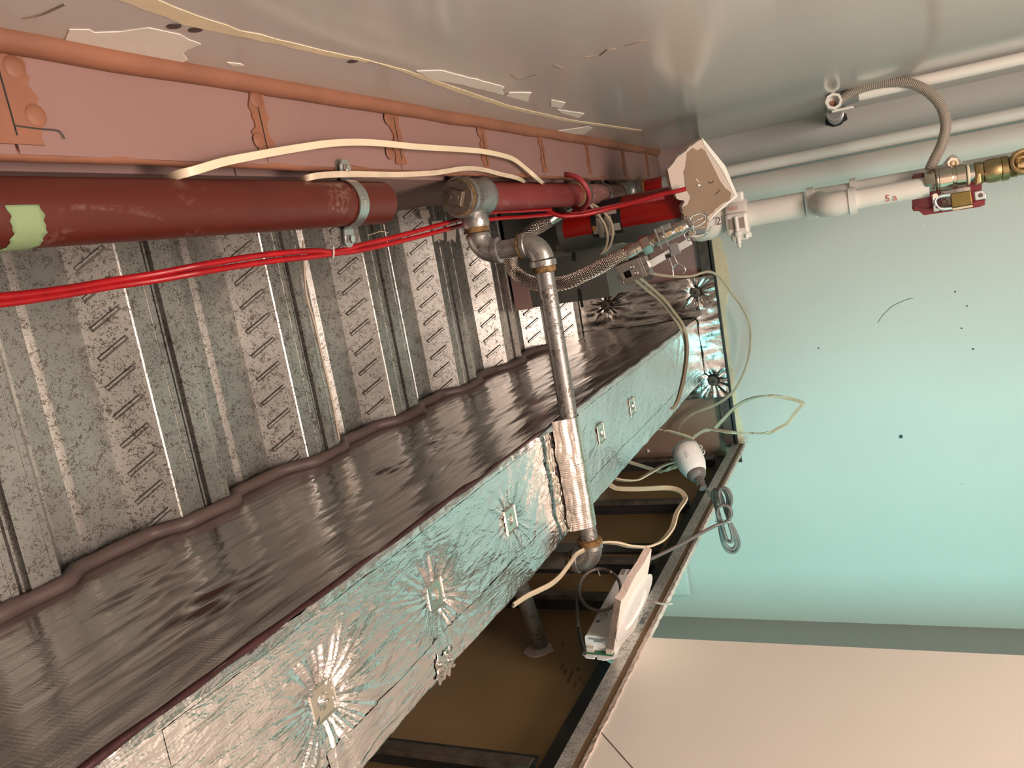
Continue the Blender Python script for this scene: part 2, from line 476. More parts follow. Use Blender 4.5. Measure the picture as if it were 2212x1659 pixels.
patch('torn_paper', [(900,153),(955,151),(1091,188),(1083,194),(1088,204),(1000,182),(925,168)], 'Y', YR, (0,.0010,0), M_torn, wr)
patch('torn_paper', [(1100,199),(1149,199),(1143,208),(1142,219),(1092,206)], 'Y', YR, (0,.0010,0), M_torn, wr, .002)
patch('torn_paper', [(1190,215),(1222,221),(1212,233),(1190,229)], 'Y', YR, (0,.0010,0), M_torn, wr, .002)
patch('torn_paper', [(1205,236),(1262,245),(1250,254),(1212,243)], 'Y', YR, (0,.0010,0), M_torn, wr, .002)
patch('filler_patch', [(148,62),(196,64),(206,70),(260,66),(320,60),(382,74),(410,84),(428,95),(404,106),(392,116),(408,128),(382,138),(300,124),(210,108),(128,98),(140,84)], 'Y', YR, (0,.0007,0), M_torn, wr)
patch('filler_patch', [(1215,281),(1272,273),(1280,276),(1262,290),(1205,288),(1192,284)], 'Y', YR, (0,.0007,0), M_torn, wr, .002)
patch('filler_patch', [(492,134),(520,137),(527,141),(505,141)], 'Y', YR, (0,.0007,0), M_torn, wr, .001)
for px, py in ((376, 56), (422, 64), (762, 132)):
    c = U(px, py, 'Y', YR)
    lathe('screw_head', c, (0,1,0), [(0,.0065),(.0008,.0065),(.0012,.004)], mat('dark_screw', (0.06, 0.045, 0.04), 0.5), wr, 12)
# scratches and scuffs on the right wall
for L in (((1105,160),(1122,170),(1158,160)), ((1196,139),(1214,147)), ((1262,123),(1296,118),(1312,106),(1330,105)), ((1350,98),(1378,90),(1404,86)), ((51,38),(90,30),(140,8))):
    sweep('scuff_mark', [U(x, y, 'Y', YR)+Vector((0,.0004,0)) for x, y in L], circ(.0011, 5), mat('scuff', (0.22, 0.17, 0.13), 0.8), wr, n=3)

# marks on the end wall
we = bpy.data.objects['wall_end']
sweep('scratch', [U(x, y, 'X', XE)-Vector((.0005,0,0)) for x, y in ((1896,697),(1908,680),(1930,660),(1962,646),(1972,645))], circ(.0009, 5), M_txt, we, n=4)
for px, py, s in ((1946,943,5),(2089,661,2),(2102,754,2.4),(2077,709,2),(2063,630,2),(1768,752,2)):
    c = U(px, py, 'X', XE)
    bm = bmesh.new()
    prism(bm, [c + Vector((0, math.cos(a)*s*.0013*(1+.4*nz(px, a)), math.sin(a)*s*.0013*(1+.5*nz(py, a)))) for a in [i*PI/4 for i in range(8)]], (-.001,0,0))
    fin(bm, 'dent', M_txt, we)
for px, py in ((1652,614),(1664,606),(1675,600),(1700,940),(1690,925),(1996,487)):
    c = U(px, py, 'X', XE)
    bm = bmesh.new(); prism(bm, [c+Vector((0,-.002,-.006)), c+Vector((0,.002,-.005)), c+Vector((0,.0015,.006))], (-.001,0,0))
    fin(bm, 'plaster_fleck', M_torn, we)

# ------------------------------------------------------------------ pink bulkhead (fire board boxing above the right wall)
bk = thing('trim_1', 'pink fire board bulkhead with orange mastic seams above the grey wall', kind='structure')
joints = [-0.45, -0.14, 0.165, 0.473, 0.785, 1.088, 1.393, 1.690, 2.005, 2.334, 2.606, XE]
for i in range(len(joints)-1):
    g = .0012
    dz = 0.0008*(i % 2)
    box('board', (joints[i]+g, YR-.02, ZP-dz), (joints[i+1]-g, Y3, ZP+.013), M_pink, bk)
    box('board', (joints[i]+g, Y3-.010, ZP+.052), (joints[i+1]-g, Y3+.003, ZD+.055), M_pink2, bk)
box('backing', (-0.45, Y3-.075, ZP+.013), (XE, Y3-.012, ZP+.06), M_stud2, bk)
sweep('mastic_cove', [R(x, YR+.004+.003*nz(x*9), ZP-.004+.004*nz(x*7+3)) for x in [i*.04-.45 for i in range(81)]], circ(.013, 10), M_mastic, bk, n=1)
sweep('mastic_bead', [R(x, Y3-.001+.003*nz(x*17), ZP+.006+.004*nz(x*13+3)) for x in [i*.025-.45 for i in range(128)]], circ(.006, 8), M_mastic, bk, n=1)
for i, x in enumerate(joints[2:-1]):
    w_ = .030 if i > 1 else .065
    pts = []
    n_ = 14
    for k in range(n_+1):
        y = YR+.01 + (Y3-.008-YR-.01)*k/n_
        pts.append((x - w_*(.45+.35*nz(k*.6, i*3.1)), y))
    for k in range(n_, -1, -1):
        y = YR+.01 + (Y3-.008-YR-.01)*k/n_
        pts.append((x + w_*(.40+.35*nz(k*.6, i*3.1+7)), y))
    bm = bmesh.new(); prism(bm, [R(a, b, ZP-.0028) for a, b in pts], (0, 0, .0025))
    fin(bm, 'mastic_smear', M_mastic, bk)
    bm = bmesh.new(); obox(bm, R(x-.0006, YR+.02, ZP-.0034), (.0012,0,0), (.001,Y3-YR-.035,0), (0,0,.0008)); fin(bm, 'crack', M_black, bk)
for px, py in ((32,145),(78,249),(553,214),(838,256),(842,330),(1036,285),(560,303)):
    c = U(px, py, 'Z', ZP-.003)
    lathe('screw_dab', c, (0,0,-1), [(0,.010),(.001,.009),(.0016,.004)], M_mastic, bk, 12)
# pencil line on the first board
sweep('pencil_line', [U(x, y, 'Z', ZP-.0034) for x, y in ((30,271),(80,278),(128,283),(140,300))], circ(.0007, 5), M_stud, bk, n=4)

# ------------------------------------------------------------------ steel deck above (re-entrant troughs running across the corridor)
dk = thing('ceiling_1', 'galvanised profiled steel deck with diagonal embossments over the void', kind='structure')
P_ = 0.309
YA, YB = Y3-.01, 0.90
def deck_sheet(xr, first):
    # xr = x where the web meets the bottom flange; profile goes over one pitch
    prof = [(-.166, .058), (-.160, .060), (-.128,.060), (-.120,.052),(-.104,.052),(-.100,.060),
            (-.0405, .060), (-.0003, .0015), (.002, 0.0), (.020, 0), (.0205, .0012), (.036,0.0012), (.0365,0), (.046, 0.0), (.047, .016), (.052,.016),
            (.0525, .004), (.056,.004), (.0565,.014), (.061,.014), (.062, 0.0), (.078, 0), (.0785,.001), (.094,.001), (.0945,0), (.103, 0.0), (.105, .002), (.1425, .0575)]
    bm = bmesh.new()
    rows = []
    for y in (YA, YB):
        rows.append([bm.verts.new(R(xr+a, y, ZD+z)) for a, z in prof])
    for i in range(len(prof)-1):
        bm.faces.new((rows[0][i], rows[0][i+1], rows[1][i+1], rows[1][i]))
    o = fin(bm, 'deck_sheet', M_deck, dk)
    # embossed diagonal bars on the sloping web
    bm = bmesh.new()
    e1 = Vector((.040, 0, -.056)); e1n = e1.normalized(); nrm = Vector((-.056, 0, -.040)).normalized()
    y = YA + .02 + .01*(first % 3)
    while y < 0.40:
        a = R(xr-.040, y+.013, ZD+.058) + e1*.16
        b = R(xr-.040, y-.014, ZD+.058) + e1*.84
        d = (b-a).normalized(); s = d.cross(nrm).normalized()*.0042
        v = [a-s, a+s, b+s, b-s]
        top = [a+d*.003-s*.35+nrm*.0060, a+d*.003+s*.35+nrm*.0060, b-d*.003+s*.35+nrm*.0060, b-d*.003-s*.35+nrm*.0060]
        add_hex(bm, v+top)
        y += 0.0445
    fin(bm, 'embossment', M_deck, o)['kind'] = 'stuff'
    return o
for k in range(-3, 7):
    xr = .845 + P_*k
    if xr < XE: deck_sheet(xr, k+3)
box('slab', (-0.45, YA, ZD+.066), (XE, YB, ZD+.12), M_stud2, dk)

# ------------------------------------------------------------------ foil wrapped beam
beam = thing('insulated_beam', 'long steel beam wrapped in silver foil insulation below the steel deck', 'beam')
YF, YG, ZF = 0.331, 0.548, 0.583
washers = [[(722,1466),(684,1514.5),(707,1569),(747,1516)], [(962,1245),(933,1272),(949.5,1330),(973,1296)], [(1117,1092),(1097,1105),(1103,1153),(1126,1139)],
           [(1305,915),(1293,920),(1300,960),(1311,945)], [(1370,859),(1361,865.5),(1368,897),(1376,886)]]
wcs = []
for q_ in washers:
    c = sum((U(x, y, 'Z', ZF-.004) for x, y in q_), Vector())/4
    wcs.append(c)
pin_amp = [1.15, .95, .5, .25, .25]
BX0, BX1 = 0.28, 2.742
def soffit_z(x, y):
    z = ZF + .004*nz(x*2.2, y*3) + .0012*nz(x*14, y*30) 
    z -= .0016*max(0, nz(x*26+y*30, y*6-x*5+5)) + (.0012*(1-abs(nz(x*9-y*14+3, y*42+x*20, 2))*4) if abs(nz(x*9-y*14+3, y*42+x*20, 2))<.25 else 0)*max(0, nz(x*3, y*5, 9)+.25)
    for c, am in zip(wcs, pin_amp):
        dx, dy = x-c.x, y-c.y
        r = math.hypot(dx, dy)
        if r < .22:
            th = math.atan2(dy, dx)
            fall = math.exp(-(r/.085)**1.5)
            rr = min(1, r/.02)
            crease = .55*nz(th*4.2+c.x*9, r*5) + .55*nz(th*11+3, r*8, c.x) + .28*nz(th*23+3, r*14, c.x)
            z += am*(.011*math.exp(-(r/.035)**2) + .0065*fall*rr*crease)
    # tape lap lines
    if abs((y-YG)+.042 + .1*0) < .0015: z += .001
    return z
def fsof(u, v):
    x = BX0 + (BX1-BX0)*(u**1.6)
    e0 = YF + .005*nz(x*6) + .002*nz(x*40)
    e1 = YG + .006*nz(x*3+8) + .0015*nz(x*30) - .012*(x-1.0)*.3
    y = e0 + (e1-e0)*v
    return R(x, y, soffit_z(x, y) + .004*max(0, 1-v/.04) + .010*max(0, (v-.96)/.04)**2)
grid('soffit_facing', 940, 120, fsof, M_foil_b, beam)
def fside(u, v):
    x = BX0 + (BX1-BX0)*(u**1.4)
    z = ZF+.001 + (ZD+.03-ZF)*v
    b = .0022*nz(x*2.4, z*4) + .0016*nz(x*5 - z*6, z*24) + .0011*nz(x*9+3, z*60)
    for cx_, cz_, s_ in ((.62,.72,.05),(1.12,.80,.03),(.66,.86,.05),(1.3,.8,.04)):
        r = math.hypot((x-cx_)/1.6, z-cz_)
        if r < s_*3: b += .007*math.exp(-(r/s_)**2)*nz(x*20, z*90)
    edge = min(1, v/.04)
    return R(x, YF - .004 + b*edge, z)
grid('side_facing', 420, 90, fside, M_foil_s, beam)
def fside2(u, v):
    return R(BX0+(BX1-BX0)*u, YG-.006 + .003*nz(u*20, v*8), ZF+.008 + (ZD-ZF)*v)
grid('far_side_facing', 60, 8, fside2, M_foil_s, beam)
# rough maroon edge between side and soffit
rad_ = lambda i, t: 1 + .7*nz(i*.35, 2.2)
sweep('torn_edge', [R(x, YF-.002+.003*nz(x*11), ZF+.003+.003*nz(x*13+5)) for x in [BX0+i*.02 for i in range(121)]], circ(.0036, 8), M_seam, beam, n=1, rad=rad_)
# lap of foil tape on the soffit
def ribbon(name, y0, y1, xa, xb, m, dz=.0006):
    def f(u, v):
        x = xa+(xb-xa)*u; y = y0+(y1-y0)*v + .002*nz(x*12, y0*50)
        return R(x, y, soffit_z(x, y)-dz-.0006*abs(nz(x*50, v*3)))
    return grid(name, 260, 4, f, m, beam)
ribbon('foil_tape', YF+.012, YF+.046, .42, 2.7, M_foil_b)
ribbon('foil_tape', YG-.058, YG-.018, .60, 2.6, M_foil_b)
# pins and square washers
for idx, q_ in enumerate(washers):
    c = wcs[idx].copy()
    z0 = H + soffit_z(c.x, c.y) - .0015
    c.z = z0
    w_ = thing('insulation_washer'); w_.parent = beam
    bm = bmesh.new()
    s = .0208; nseg = 4
    # pressed plate: flat rim bead, centre dimple
    rings = []
    for rr, dz in ((1.0, .000), (1.02, -.002), (.94, -.0032), (.86, -.002), (.84, -.0012)):
        rings.append([bm.verts.new(Vector((c.x+a*s*rr, c.y+b*s*rr, z0+dz-.001))) for a, b in ((-1,-1),(1,-1),(1,1),(-1,1))])
    def sub(a, n): # subdivide square ring to match circle
        out = []
        for i in range(4):
            for k in range(n): out.append(a[i].co.lerp(a[(i+1)%4].co, k/n))
        return out
    for A_, B_ in zip(rings, rings[1:]):
        for i in range(4): bm.faces.new((A_[i], A_[(i+1)%4], B_[(i+1)%4], B_[i]))
    inner = [bm.verts.new(p) for p in sub(rings[-1], 6)]
    prev = inner
    for rr, dz in ((.48, -.0012), (.40, .001), (.26, .005), (.0, .0065)):
        if rr > 0:
            cur = [bm.verts.new(Vector((c.x + s*rr*math.cos(-3*PI/4+2*PI*i/24), c.y + s*rr*math.sin(-3*PI/4+2*PI*i/24), z0-.001+dz))) for i in range(24)]
            for i in range(24): bm.faces.new((prev[i], prev[(i+1)%24], cur[(i+1)%24], cur[i]))
            prev = cur
        else:
            cv = bm.verts.new(Vector((c.x, c.y, z0-.001+dz)))
            for i in range(24): bm.faces.new((prev[i], prev[(i+1)%24], cv))
    o = sharp(fin(bm, 'washer_plate', M_dia, w_), 35)
    lathe('pin', c+Vector((0,0,.003)), (.35,.1,-1), [(0,.0012),(.008,.0011),(.009,.0003)], M_chrome, w_, 8)
# a crumpled scrap of foil at the lower edge
def crump(cx_, cy_, sx, sy, amp, seed):
    def f(u, v):
        x = cx_+(u-.5)*sx; y = cy_+(v-.5)*sy
        k = math.sin(PI*u)*math.sin(PI*v)
        return R(x + .01*nz(u*5, v*5, seed), y + .008*nz(u*6+3, v*6, seed), soffit_z(x, y) - .002 - amp*k*(.6+nz(u*9, v*9, seed)))
    return f
grid('crumpled_patch', 40, 30, crump(.848, .527, .050, .034, .004, 3), M_foil_p, beam)

# sealant bead where beam meets the deck
pts = []
x = BX0
while x < 2.6:
    k = ((x - .845 + .166) % P_) - .166
    if k < -.040: z = .056
    elif k < 0: z = .056*(-k/.040)
    elif k < .103: z = 0
    else: z = .056*(k-.103)/.040
    pts.append(R(x, YF-.012+.003*nz(x*12), ZD-.006 + .035*min(z/.056, 1)*1.0 + .004*nz(x*20)))
    x += .012
sweep('sealant_bead', pts, circ(.0115, 8), M_seal, beam, n=1, rad=lambda i, t: 1+.35*nz(i*.12, 1))
bm = bmesh.new()
prism(bm, [R(BX0, YF+.01, ZF+.014), R(BX1, YF+.01, ZF+.014), R(BX1, YG-.02, ZF+.014), R(BX0, YG-.02, ZF+.014)], (0,0,.3))
fin(bm, 'beam_core', M_stud2, beam)

# ------------------------------------------------------------------ end of the void above the end wall
ve = thing('wall_end_void', 'unpainted pink board and steel angle above the cut end wall', kind='structure')
box('board', (XE+.02, YR-.05, ZC-.03), (XE+.035, 0.20, 1.0), M_pink2, ve)
box('board', (XE+.021, 0.20, ZC-.03), (XE+.036, 0.86, 1.0), M_back, ve)
box('steel_track', (XE-.004, -.20, ZC+.012), (XE+.02, 0.80, ZC+.045), M_stud2, ve)
box('steel_track', (XE-.014, -.20, ZC-.002), (XE+.02, 0.805, ZC+.006), M_stud, ve)
bm = bmesh.new()   # torn paper edge
pe = []
for i in range(61):
    y = -.10 + .92*i/60
    pe.append(R(XE-.003, y, ZC-.014 - .022*max(0, nz(y*6, 2)) - .006*nz(y*40) - (.028 if .02 < y < .30 else 0)*math.sin(PI*min(1, max(0, (y-.02)/.28)))))
pe2 = [R(XE-.003, -.10 + .92*i/60, ZC-.001) for i in range(60, -1, -1)]
prism(bm, pe+pe2, (.004, 0, 0)); fin(bm, 'torn_paper_edge', M_cream, ve)
# foil faced panel beside the beam end
fp = thing('foil_panel', 'crumpled foil faced panel fixed with round washers at the end of the void', 'insulation panel')
wp = [(1308,660), (1502,632), (1540,823)]
wpc = [U(a, b, 'X', 2.745) for a, b in wp]
def fpan(y0, y1, z0, z1):
    def f(u, v):
        y = y0+(y1-y0)*u; z = z0+(z1-z0)*v
        b = .006*nz(y*12, z*7) + .003*nz(y*40, z*16)
        for c in wpc:
            dy, dz = y-c.y, z+H-c.z; r = math.hypot(dy, dz)
            if r < .14:
                th = math.atan2(dz, dy)
                b += .010*math.exp(-(r/.045)**1.4)*min(1, r/.012)*(nz(th*3.3+c.y*7, r*6)+.5*nz(th*8, 4)) - .0*r
                b += .008*math.exp(-(r/.02)**2)
        return R(2.752 + b, y, z)
    return f
grid('facing', 150, 130, fpan(.19, .612, ZC+.004, 1.02), M_foil_p, fp)
for c in wpc:
    lathe('round_washer', c+Vector((-.002,0,0)), (-1,0,0), [(0,.017),(.002,.0172),(.0028,.015),(.003,.006)], M_stud2, fp, 24)
    lathe('pin', c+Vector((-.004,0,0)), (-1,0,0), [(0,.004),(.002,.004),(.0022,.001)], M_black, fp, 10)

# ------------------------------------------------------------------ left side of the void: brown board on dark studs
pl = thing('wall_left_void', 'brown backed board on dark steel studs above the cut left wall', kind='structure')
box('board', (X0+2.6, .85, .578), (XE, .865, 1.1), M_brown, pl)
box('steel_track', (X0+2.6, .832, .546), (XE, .8495, .580), M_stud, pl)
def stud(x, kind):
    st = thing('stud'); st.parent = pl
    w_ = .042
    zt = 1.08
    if kind == 'flat':
        box('flange', (x-.03, .842, .60), (x+.03, .8495, zt), M_stud, st)
        return
    box('flange', (x-.024, .800, .575), (x-.002, .803, zt), M_stud2, st)
    box('flange', (x+.006, .812, .575), (x+.020, .815, zt), M_stud, st)
    box('web', (x-.002, .803, .575), (x+.001, .849, zt), M_stud, st)
    box('lip', (x-.025, .800, .575), (x-.0235, .812, zt), M_stud2, st)
for x, kind in ((1.035, 'c'), (1.63, 'c'), (1.83, 'c'), (1.985, 'flat'), (2.26, 'c'), (2.70, 'c')):
    stud(x, kind)
# round hole with white filler round the lower conduit
hc = U(1163, 1404, 'Y', .8495)
bm = bmesh.new()
prism(bm, [hc + Vector((math.cos(a)*(.032+.008*nz(a*2, 1)), 0, math.sin(a)*(.030+.009*nz(a*2, 5)))) for a in [i*2*PI/28 for i in range(28)]], (0,-.003,0))
fin(bm, 'filler_ring', M_gyp, pl)
# chalky scuffs on the brown board
for px, py, sx, sz in ((1215,1445,.018,.006),(1222,1455,.016,.006),(1235,1462,.02,.006),(1250,1450,.012,.006),(1228,1475,.02,.005),(1242,1484,.016,.005),(1216,1395,.015,.004),(1255,1470,.01,.006),(1262,1480,.01,.004)):
    c = U(px, py, 'Y', .8485)
    bm = bmesh.new(); obox(bm, c, (sx, 0, .002), (0,-.0006,0), (.003,0,sz)); fin(bm, 'chalk_scuff', mat('chalk', (0.17, 0.11, 0.065), 0.8), pl)
# galvanised perimeter angle
ag = thing('trim_2', 'galvanised perimeter angle along the top of the left wall', kind='structure')
box('vertical_leg', (X0+2.6, YL-.001, .500), (XE-.01, YL+.0005, .525), M_angle, ag)
box('lower_leg', (X0+2.6, YL-.001, .4985), (XE-.01, YL+.012, .4998), M_angle, ag)
box('top_leg', (X0+2.6, YL+.0005, .5235), (XE-.01, YL+.040, .525), M_angle, ag)
box('paper_strip', (X0+2.6, YL-.0005, .486), (XE-.01, YL+.004, .4984), mat('brown_strip', (0.16, 0.095, 0.045), 0.7, var=.2, vscale=12), ag)
text('stamped_text', '0090 20', .016, U(1385, 1348, 'Y', YL-.0015), (1,0,0), (0,0,1), mat('stamp_ink', (0.12,0.15,0.15), .6), ag, .0001)
# torn gypsum edge, a row of small broken pieces in one strip
bm = bmesh.new()
up_, lo_ = [], []
N = 420
for i in range(N+1):
    x = X0+2.6 + (XE-.015-X0-2.6)*(i/N)
    up_.append(R(x, YL-.002, .4862 + .0015*nz(x*60)))
    lo_.append(R(x, YL-.002-.004*abs(nz(x*35, 3)), .4788 - .004*abs(nz(x*26)) - .003*max(0, nz(x*90, 7))))
for i in range(N):
    a, b, c, d = up_[i], up_[i+1], lo_[i+1], lo_[i]
    vs = [bm.verts.new(p) for p in (a, b, c, d)]
    bm.faces.new(vs)
    vs2 = [bm.verts.new(p) for p in (d, c, c+Vector((0,.012,0)), d+Vector((0,.012,0)))]
    bm.faces.new(vs2)
te = fin(bm, 'torn_gypsum_edge', M_gyp, ag)
te['kind'] = 'stuff'
# frayed spur of filler sticking out
sweep('filler_spur', [U(x, y, 'Y', .772) for x, y in ((1395,1296),(1415,1301),(1430,1304),(1445,1304),(1453,1303))], circ(.0035, 8), M_gyp, ag, n=4, rad=lambda i, t: .6+.6*abs(nz(i*.9)))
sweep('filler_spur', [U(x, y, 'X', XE-.03) for x, y in ((1597,956),(1605,955),(1616,956))], circ(.004, 8), M_gyp, ag, n=4, rad=lambda i, t: .6+.6*abs(nz(i*.9)))

# small painted box on the end wall next to the opening
bxp = [U(1440,1100,'X',XE), U(1484,1200,'X',XE), U(1484,1290,'X',XE), U(1476,1300,'X',XE)]
bm = bmesh.new()
add_box(bm, (XE-.035, 1.10, .742+H), (XE, 1.365, .93+H))
tag(fin(bm, 'trunking_box', M_end, bevel=.012), 'pale painted box on the end wall beside the galvanised angle', 'box')
for px, py in ((1297,1581),):
    a = U(1297,1581,'Y',YL-.0006); b = U(1366,1659,'Y',YL-.0006); c = a+(b-a)*1.6
    bm = bmesh.new(); obox(bm, a, c-a, (0,.0004,0), (.0012,0,-.0006)); fin(bm, 'hairline_crack', M_stud2, bpy.data.objects['wall_left'])

# ==================================================================  OBJECTS
# ---- oxide red pipe with clamp (left)
p1 = thing('red_pipe', 'dark oxide red pipe with green tape, running in from the left edge', 'pipe')
A1 = R(0.20, -.104, .647); L1 = .815; r1 = .0301
lathe('pipe', A1, (1,0,0), [(0,r1),(L1,r1),(L1,r1-.003),(L1-.03,r1-.0035)], M_oxide, p1, 56, ang=30)
tx = .445
tape = bmesh.new()
pr = []
for i in range(31):
    a = -1.62 + 2.1*i/30
    pr.append((a, .0006+r1))
rows = []
for j in range(7):
    row = []
    for i, (a, rr) in enumerate(pr):
        x = tx + (j/6-.5)*.029 + .004*nz(i*.4, 2)*(1 if j in (0,6) else 0) + .006*math.sin(i*.1)
        row.append(tape.verts.new(Vector((x, -.104 + math.cos(a)*(rr+.0005*abs(nz(i*.5, j))), H+.647 + math.sin(a)*(rr+.0005*abs(nz(i*.5, j)))))))
    rows.append(row)
for a, b in zip(rows, rows[1:]):
    for i in range(30): tape.faces.new((a[i], a[i+1], b[i+1], b[i]))
to = fin(tape, 'masking_tape', M_tape, p1, True)
so = to.modifiers.new('s', 'SOLIDIFY'); so.thickness = .0006
to['label'] = 'strip of pale green masking tape'

def clamp(name, x, cy, cz, r, wd, ear, parent_label, m=None, tilt=10):
    m = m or M_zinc
    t = thing(name, parent_label, 'pipe clamp')
    th = .0022
    for sgn, nm in ((-1, 'lower_band'), (1, 'upper_band')):
        bm = bmesh.new()
        g = .0035
        prof = []
        n = 24
        a0 = math.asin(min(.9, (g+.002)/r))
        # ear, bend, half ring, bend, ear  (in y,z)
        prof.append((-(r+ear), sgn*g)); prof.append((-(r+.003), sgn*g))
        for i in range(n+1):
            a = PI - a0 - (PI-2*a0)*i/n
            prof.append((math.cos(a)*(r+th/2), sgn*math.sin(a)*(r+th/2)))
        prof.append((r+.003, sgn*g)); prof.append((r+ear, sgn*g))
        def off(k):
            p = Vector(prof[k]); a = Vector(prof[max(0,k-1)]); b = Vector(prof[min(len(prof)-1,k+1)])
            d = (b-a).normalized(); return Vector((-d.y, d.x))*(th/2)*sgn
        outer = [Vector(prof[k])+off(k) for k in range(len(prof))]
        inner = [Vector(prof[k])-off(k) for k in range(len(prof))]
        V = []
        for k in range(len(prof)):
            wk = wd*(.45 if k in (0, len(prof)-1) else 1)/2
            V.append([bm.verts.new(Vector((x+sx*wk, cy+q.x, H+cz+q.y))) for q, sx in ((outer[k],-1),(outer[k],1),(inner[k],1),(inner[k],-1))])
            if k in (0, len(prof)-2):   # round the ear: extra station
                q0, q1 = (outer[0], inner[0]) if k == 0 else (outer[-1], inner[-1])
                s_ = .006 if k == 0 else -.006
                V.append([bm.verts.new(Vector((x+sx*wd/2, cy+q.x+s_, H+cz+q.y))) for q, sx in ((q0,-1),(q0,1),(q1,1),(q1,-1))])
        for a, b in zip(V, V[1:]):
            for i in range(4): bm.faces.new((a[i], a[(i+1)%4], b[(i+1)%4], b[i]))
        bm.faces.new(V[0][::-1]); bm.faces.new(V[-1])
        sharp(fin(bm, nm, m, t), 35)
    for sy in (-1, 1):
        c = Vector((x, cy+sy*(r+ear*.58), H+cz))
        bo = lathe('bolt', c+Vector((0,0,-.0095)), (0,0,1), [(0,.0022),(.002,.0032),(.022,.0032)], M_chrome, t, 14)
        lathe('bolt_head', c+Vector((0,0,-.0105)), (0,0,1), [(0,.0052),(.0005,.0056),(.0050,.0056)], M_chrome, bo, sq=6)
    T_ = Matrix.Translation((0, cy, cz+H)) @ Matrix.Rotation(math.radians(tilt), 4, 'X') @ Matrix.Translation((0, -cy, -cz-H))
    for ch_o in t.children_recursive: ch_o.data.transform(T_)
    return t
c1 = clamp('pipe_clamp', .928, -.104, .647, .0312, .021, .027, 'bright zinc split pipe clamp with bolts around the oxide red pipe')
M_emb = mat('embossed_letters', (0.75, 0.77, 0.76), 0.2, 0.9)
for i, ch in enumerate('SONE'):
    a = -1.02 - (i-1.5)*.235 - .30
    rr = .0312+.0025
    c = Vector((.928, -.104+math.cos(a)*rr, H+.647+math.sin(a)*rr))
    tg = Vector((0, -math.sin(a), math.cos(a)))
    text('embossed_letter', ch, .0095, c, -tg*-1 if False else (0, math.sin(a), -math.cos(a)), (-1, 0, 0), M_emb, c1, .0004, 'CENTER')
sweep('loose_thread', [U(x, y, 'X', .93) for x, y in ((795,508),(812,503),(822,500),(838,502))], circ(.0006, 5), M_cable, c1)

# ---- second red pipe: plug tee, couplings, bend down
p2 = thing('sprinkler_pipe', 'dusty red pipe with plugged tee, running on to the gypsum fragment', 'pipe')
Y2, Z2, r2 = -.113, .665, .0277
def xp(name, x0, prof, m, **k): return lathe(name, R(x0, Y2, Z2), (1,0,0), prof, m, p2, **k)
xp('pipe_length', 1.385, [(0,r2),(.54,r2)], M_dred, seg=48)
tee = xp('tee_fitting', 1.306, [(0,.031),(.0,.0365),(.004,.0378),(.012,.0375),(.016,.035),(.062,.035),(.066,.0375),(.086,.0375),(.090,.036),(.090,.029)], M_cast, seg=48)
brn = lathe('tee_branch', R(1.352, Y2+.012, Z2), (0,1,0), [(0,.024),(.022,.023),(.026,.0255),(.040,.0255),(.044,.024),(.044,.018)], M_cast, tee, 36)
plug = xp('plug', 1.296, [(0,.0295),(.0015,.0305),(.014,.0305)], M_plugm, seg=48)
xp('hemp_ring', 1.303, [(0,.030),(.001,.0325),(.005,.0322),(.006,.030)], M_hemp, seg=48)
# raised square on the plug, with letters
pc = Vector((1.296, Y2, Z2+H))
qa = .42
e1 = Vector((0, math.cos(qa), math.sin(qa))); e2 = Vector((0, -math.sin(qa), math.cos(qa)))
bm = bmesh.new()
v0 = [pc + e1*a*.0150 + e2*b*.0150 for a, b in ((-1,-1),(1,-1),(1,1),(-1,1))]
v1 = [pc + Vector((-.0085,0,0)) + e1*a*.0128 + e2*b*.0128 for a, b in ((-1,-1),(1,-1),(1,1),(-1,1))]
add_hex(bm, v0+v1); fin(bm, 'plug_square', M_plugm, plug, bevel=.001)
sweep('cast_ring', [pc+Vector((-.0088,0,0)) + (e1*math.cos(a)+e2*math.sin(a))*.0068 for a in [i*2*PI/24 for i in range(24)]], circ(.0005, 6), M_steel, plug, closed=True, n=1)
tdx, tdy = Vector((0,-.75,.66)), Vector((0,.66,.75))
text('cast_mark', 'GF', .0068, pc+Vector((-.0090,0,0)), (0,-.8,-.6), (0,-.6,.8), M_steel, plug, .0003, 'CENTER')
text('cast_mark', '2', .0095, pc+Vector((-.0006,.0185,.0125)), (0,-.8,-.6), (0,-.6,.8), M_steel, plug, .0003, 'CENTER')
text('cast_mark', 'M', .0048, pc+Vector((-.0006,.0135,-.0195)), (0,-.8,-.6), (0,-.6,.8), M_steel, plug, .0003, 'CENTER')
sweep('cast_ring', [pc+Vector((-.0006,.0135,-.0195)) + Vector((0,math.cos(a),math.sin(a)))*.0045 for a in [i*2*PI/20 for i in range(20)]], circ(.0004, 6), M_steel, plug, closed=True, n=1)
# coupling near the red loop
xp('hemp_ring', 1.920, [(0,r2),(.002,.031),(.008,.0305),(.009,r2)], M_hemp)
xp('coupling', 1.928, [(0,.030),(.001,.0345),(.006,.035),(.040,.035),(.044,.0338),(.045,.029)], M_cast, seg=48)
xp('pipe_length', 1.965, [(0,r2),(.335,r2)], M_fred, seg=48)
xp('hemp_ring', 2.283, [(0,r2),(.002,.031),(.006,.030),(.007,r2)], M_hemp)
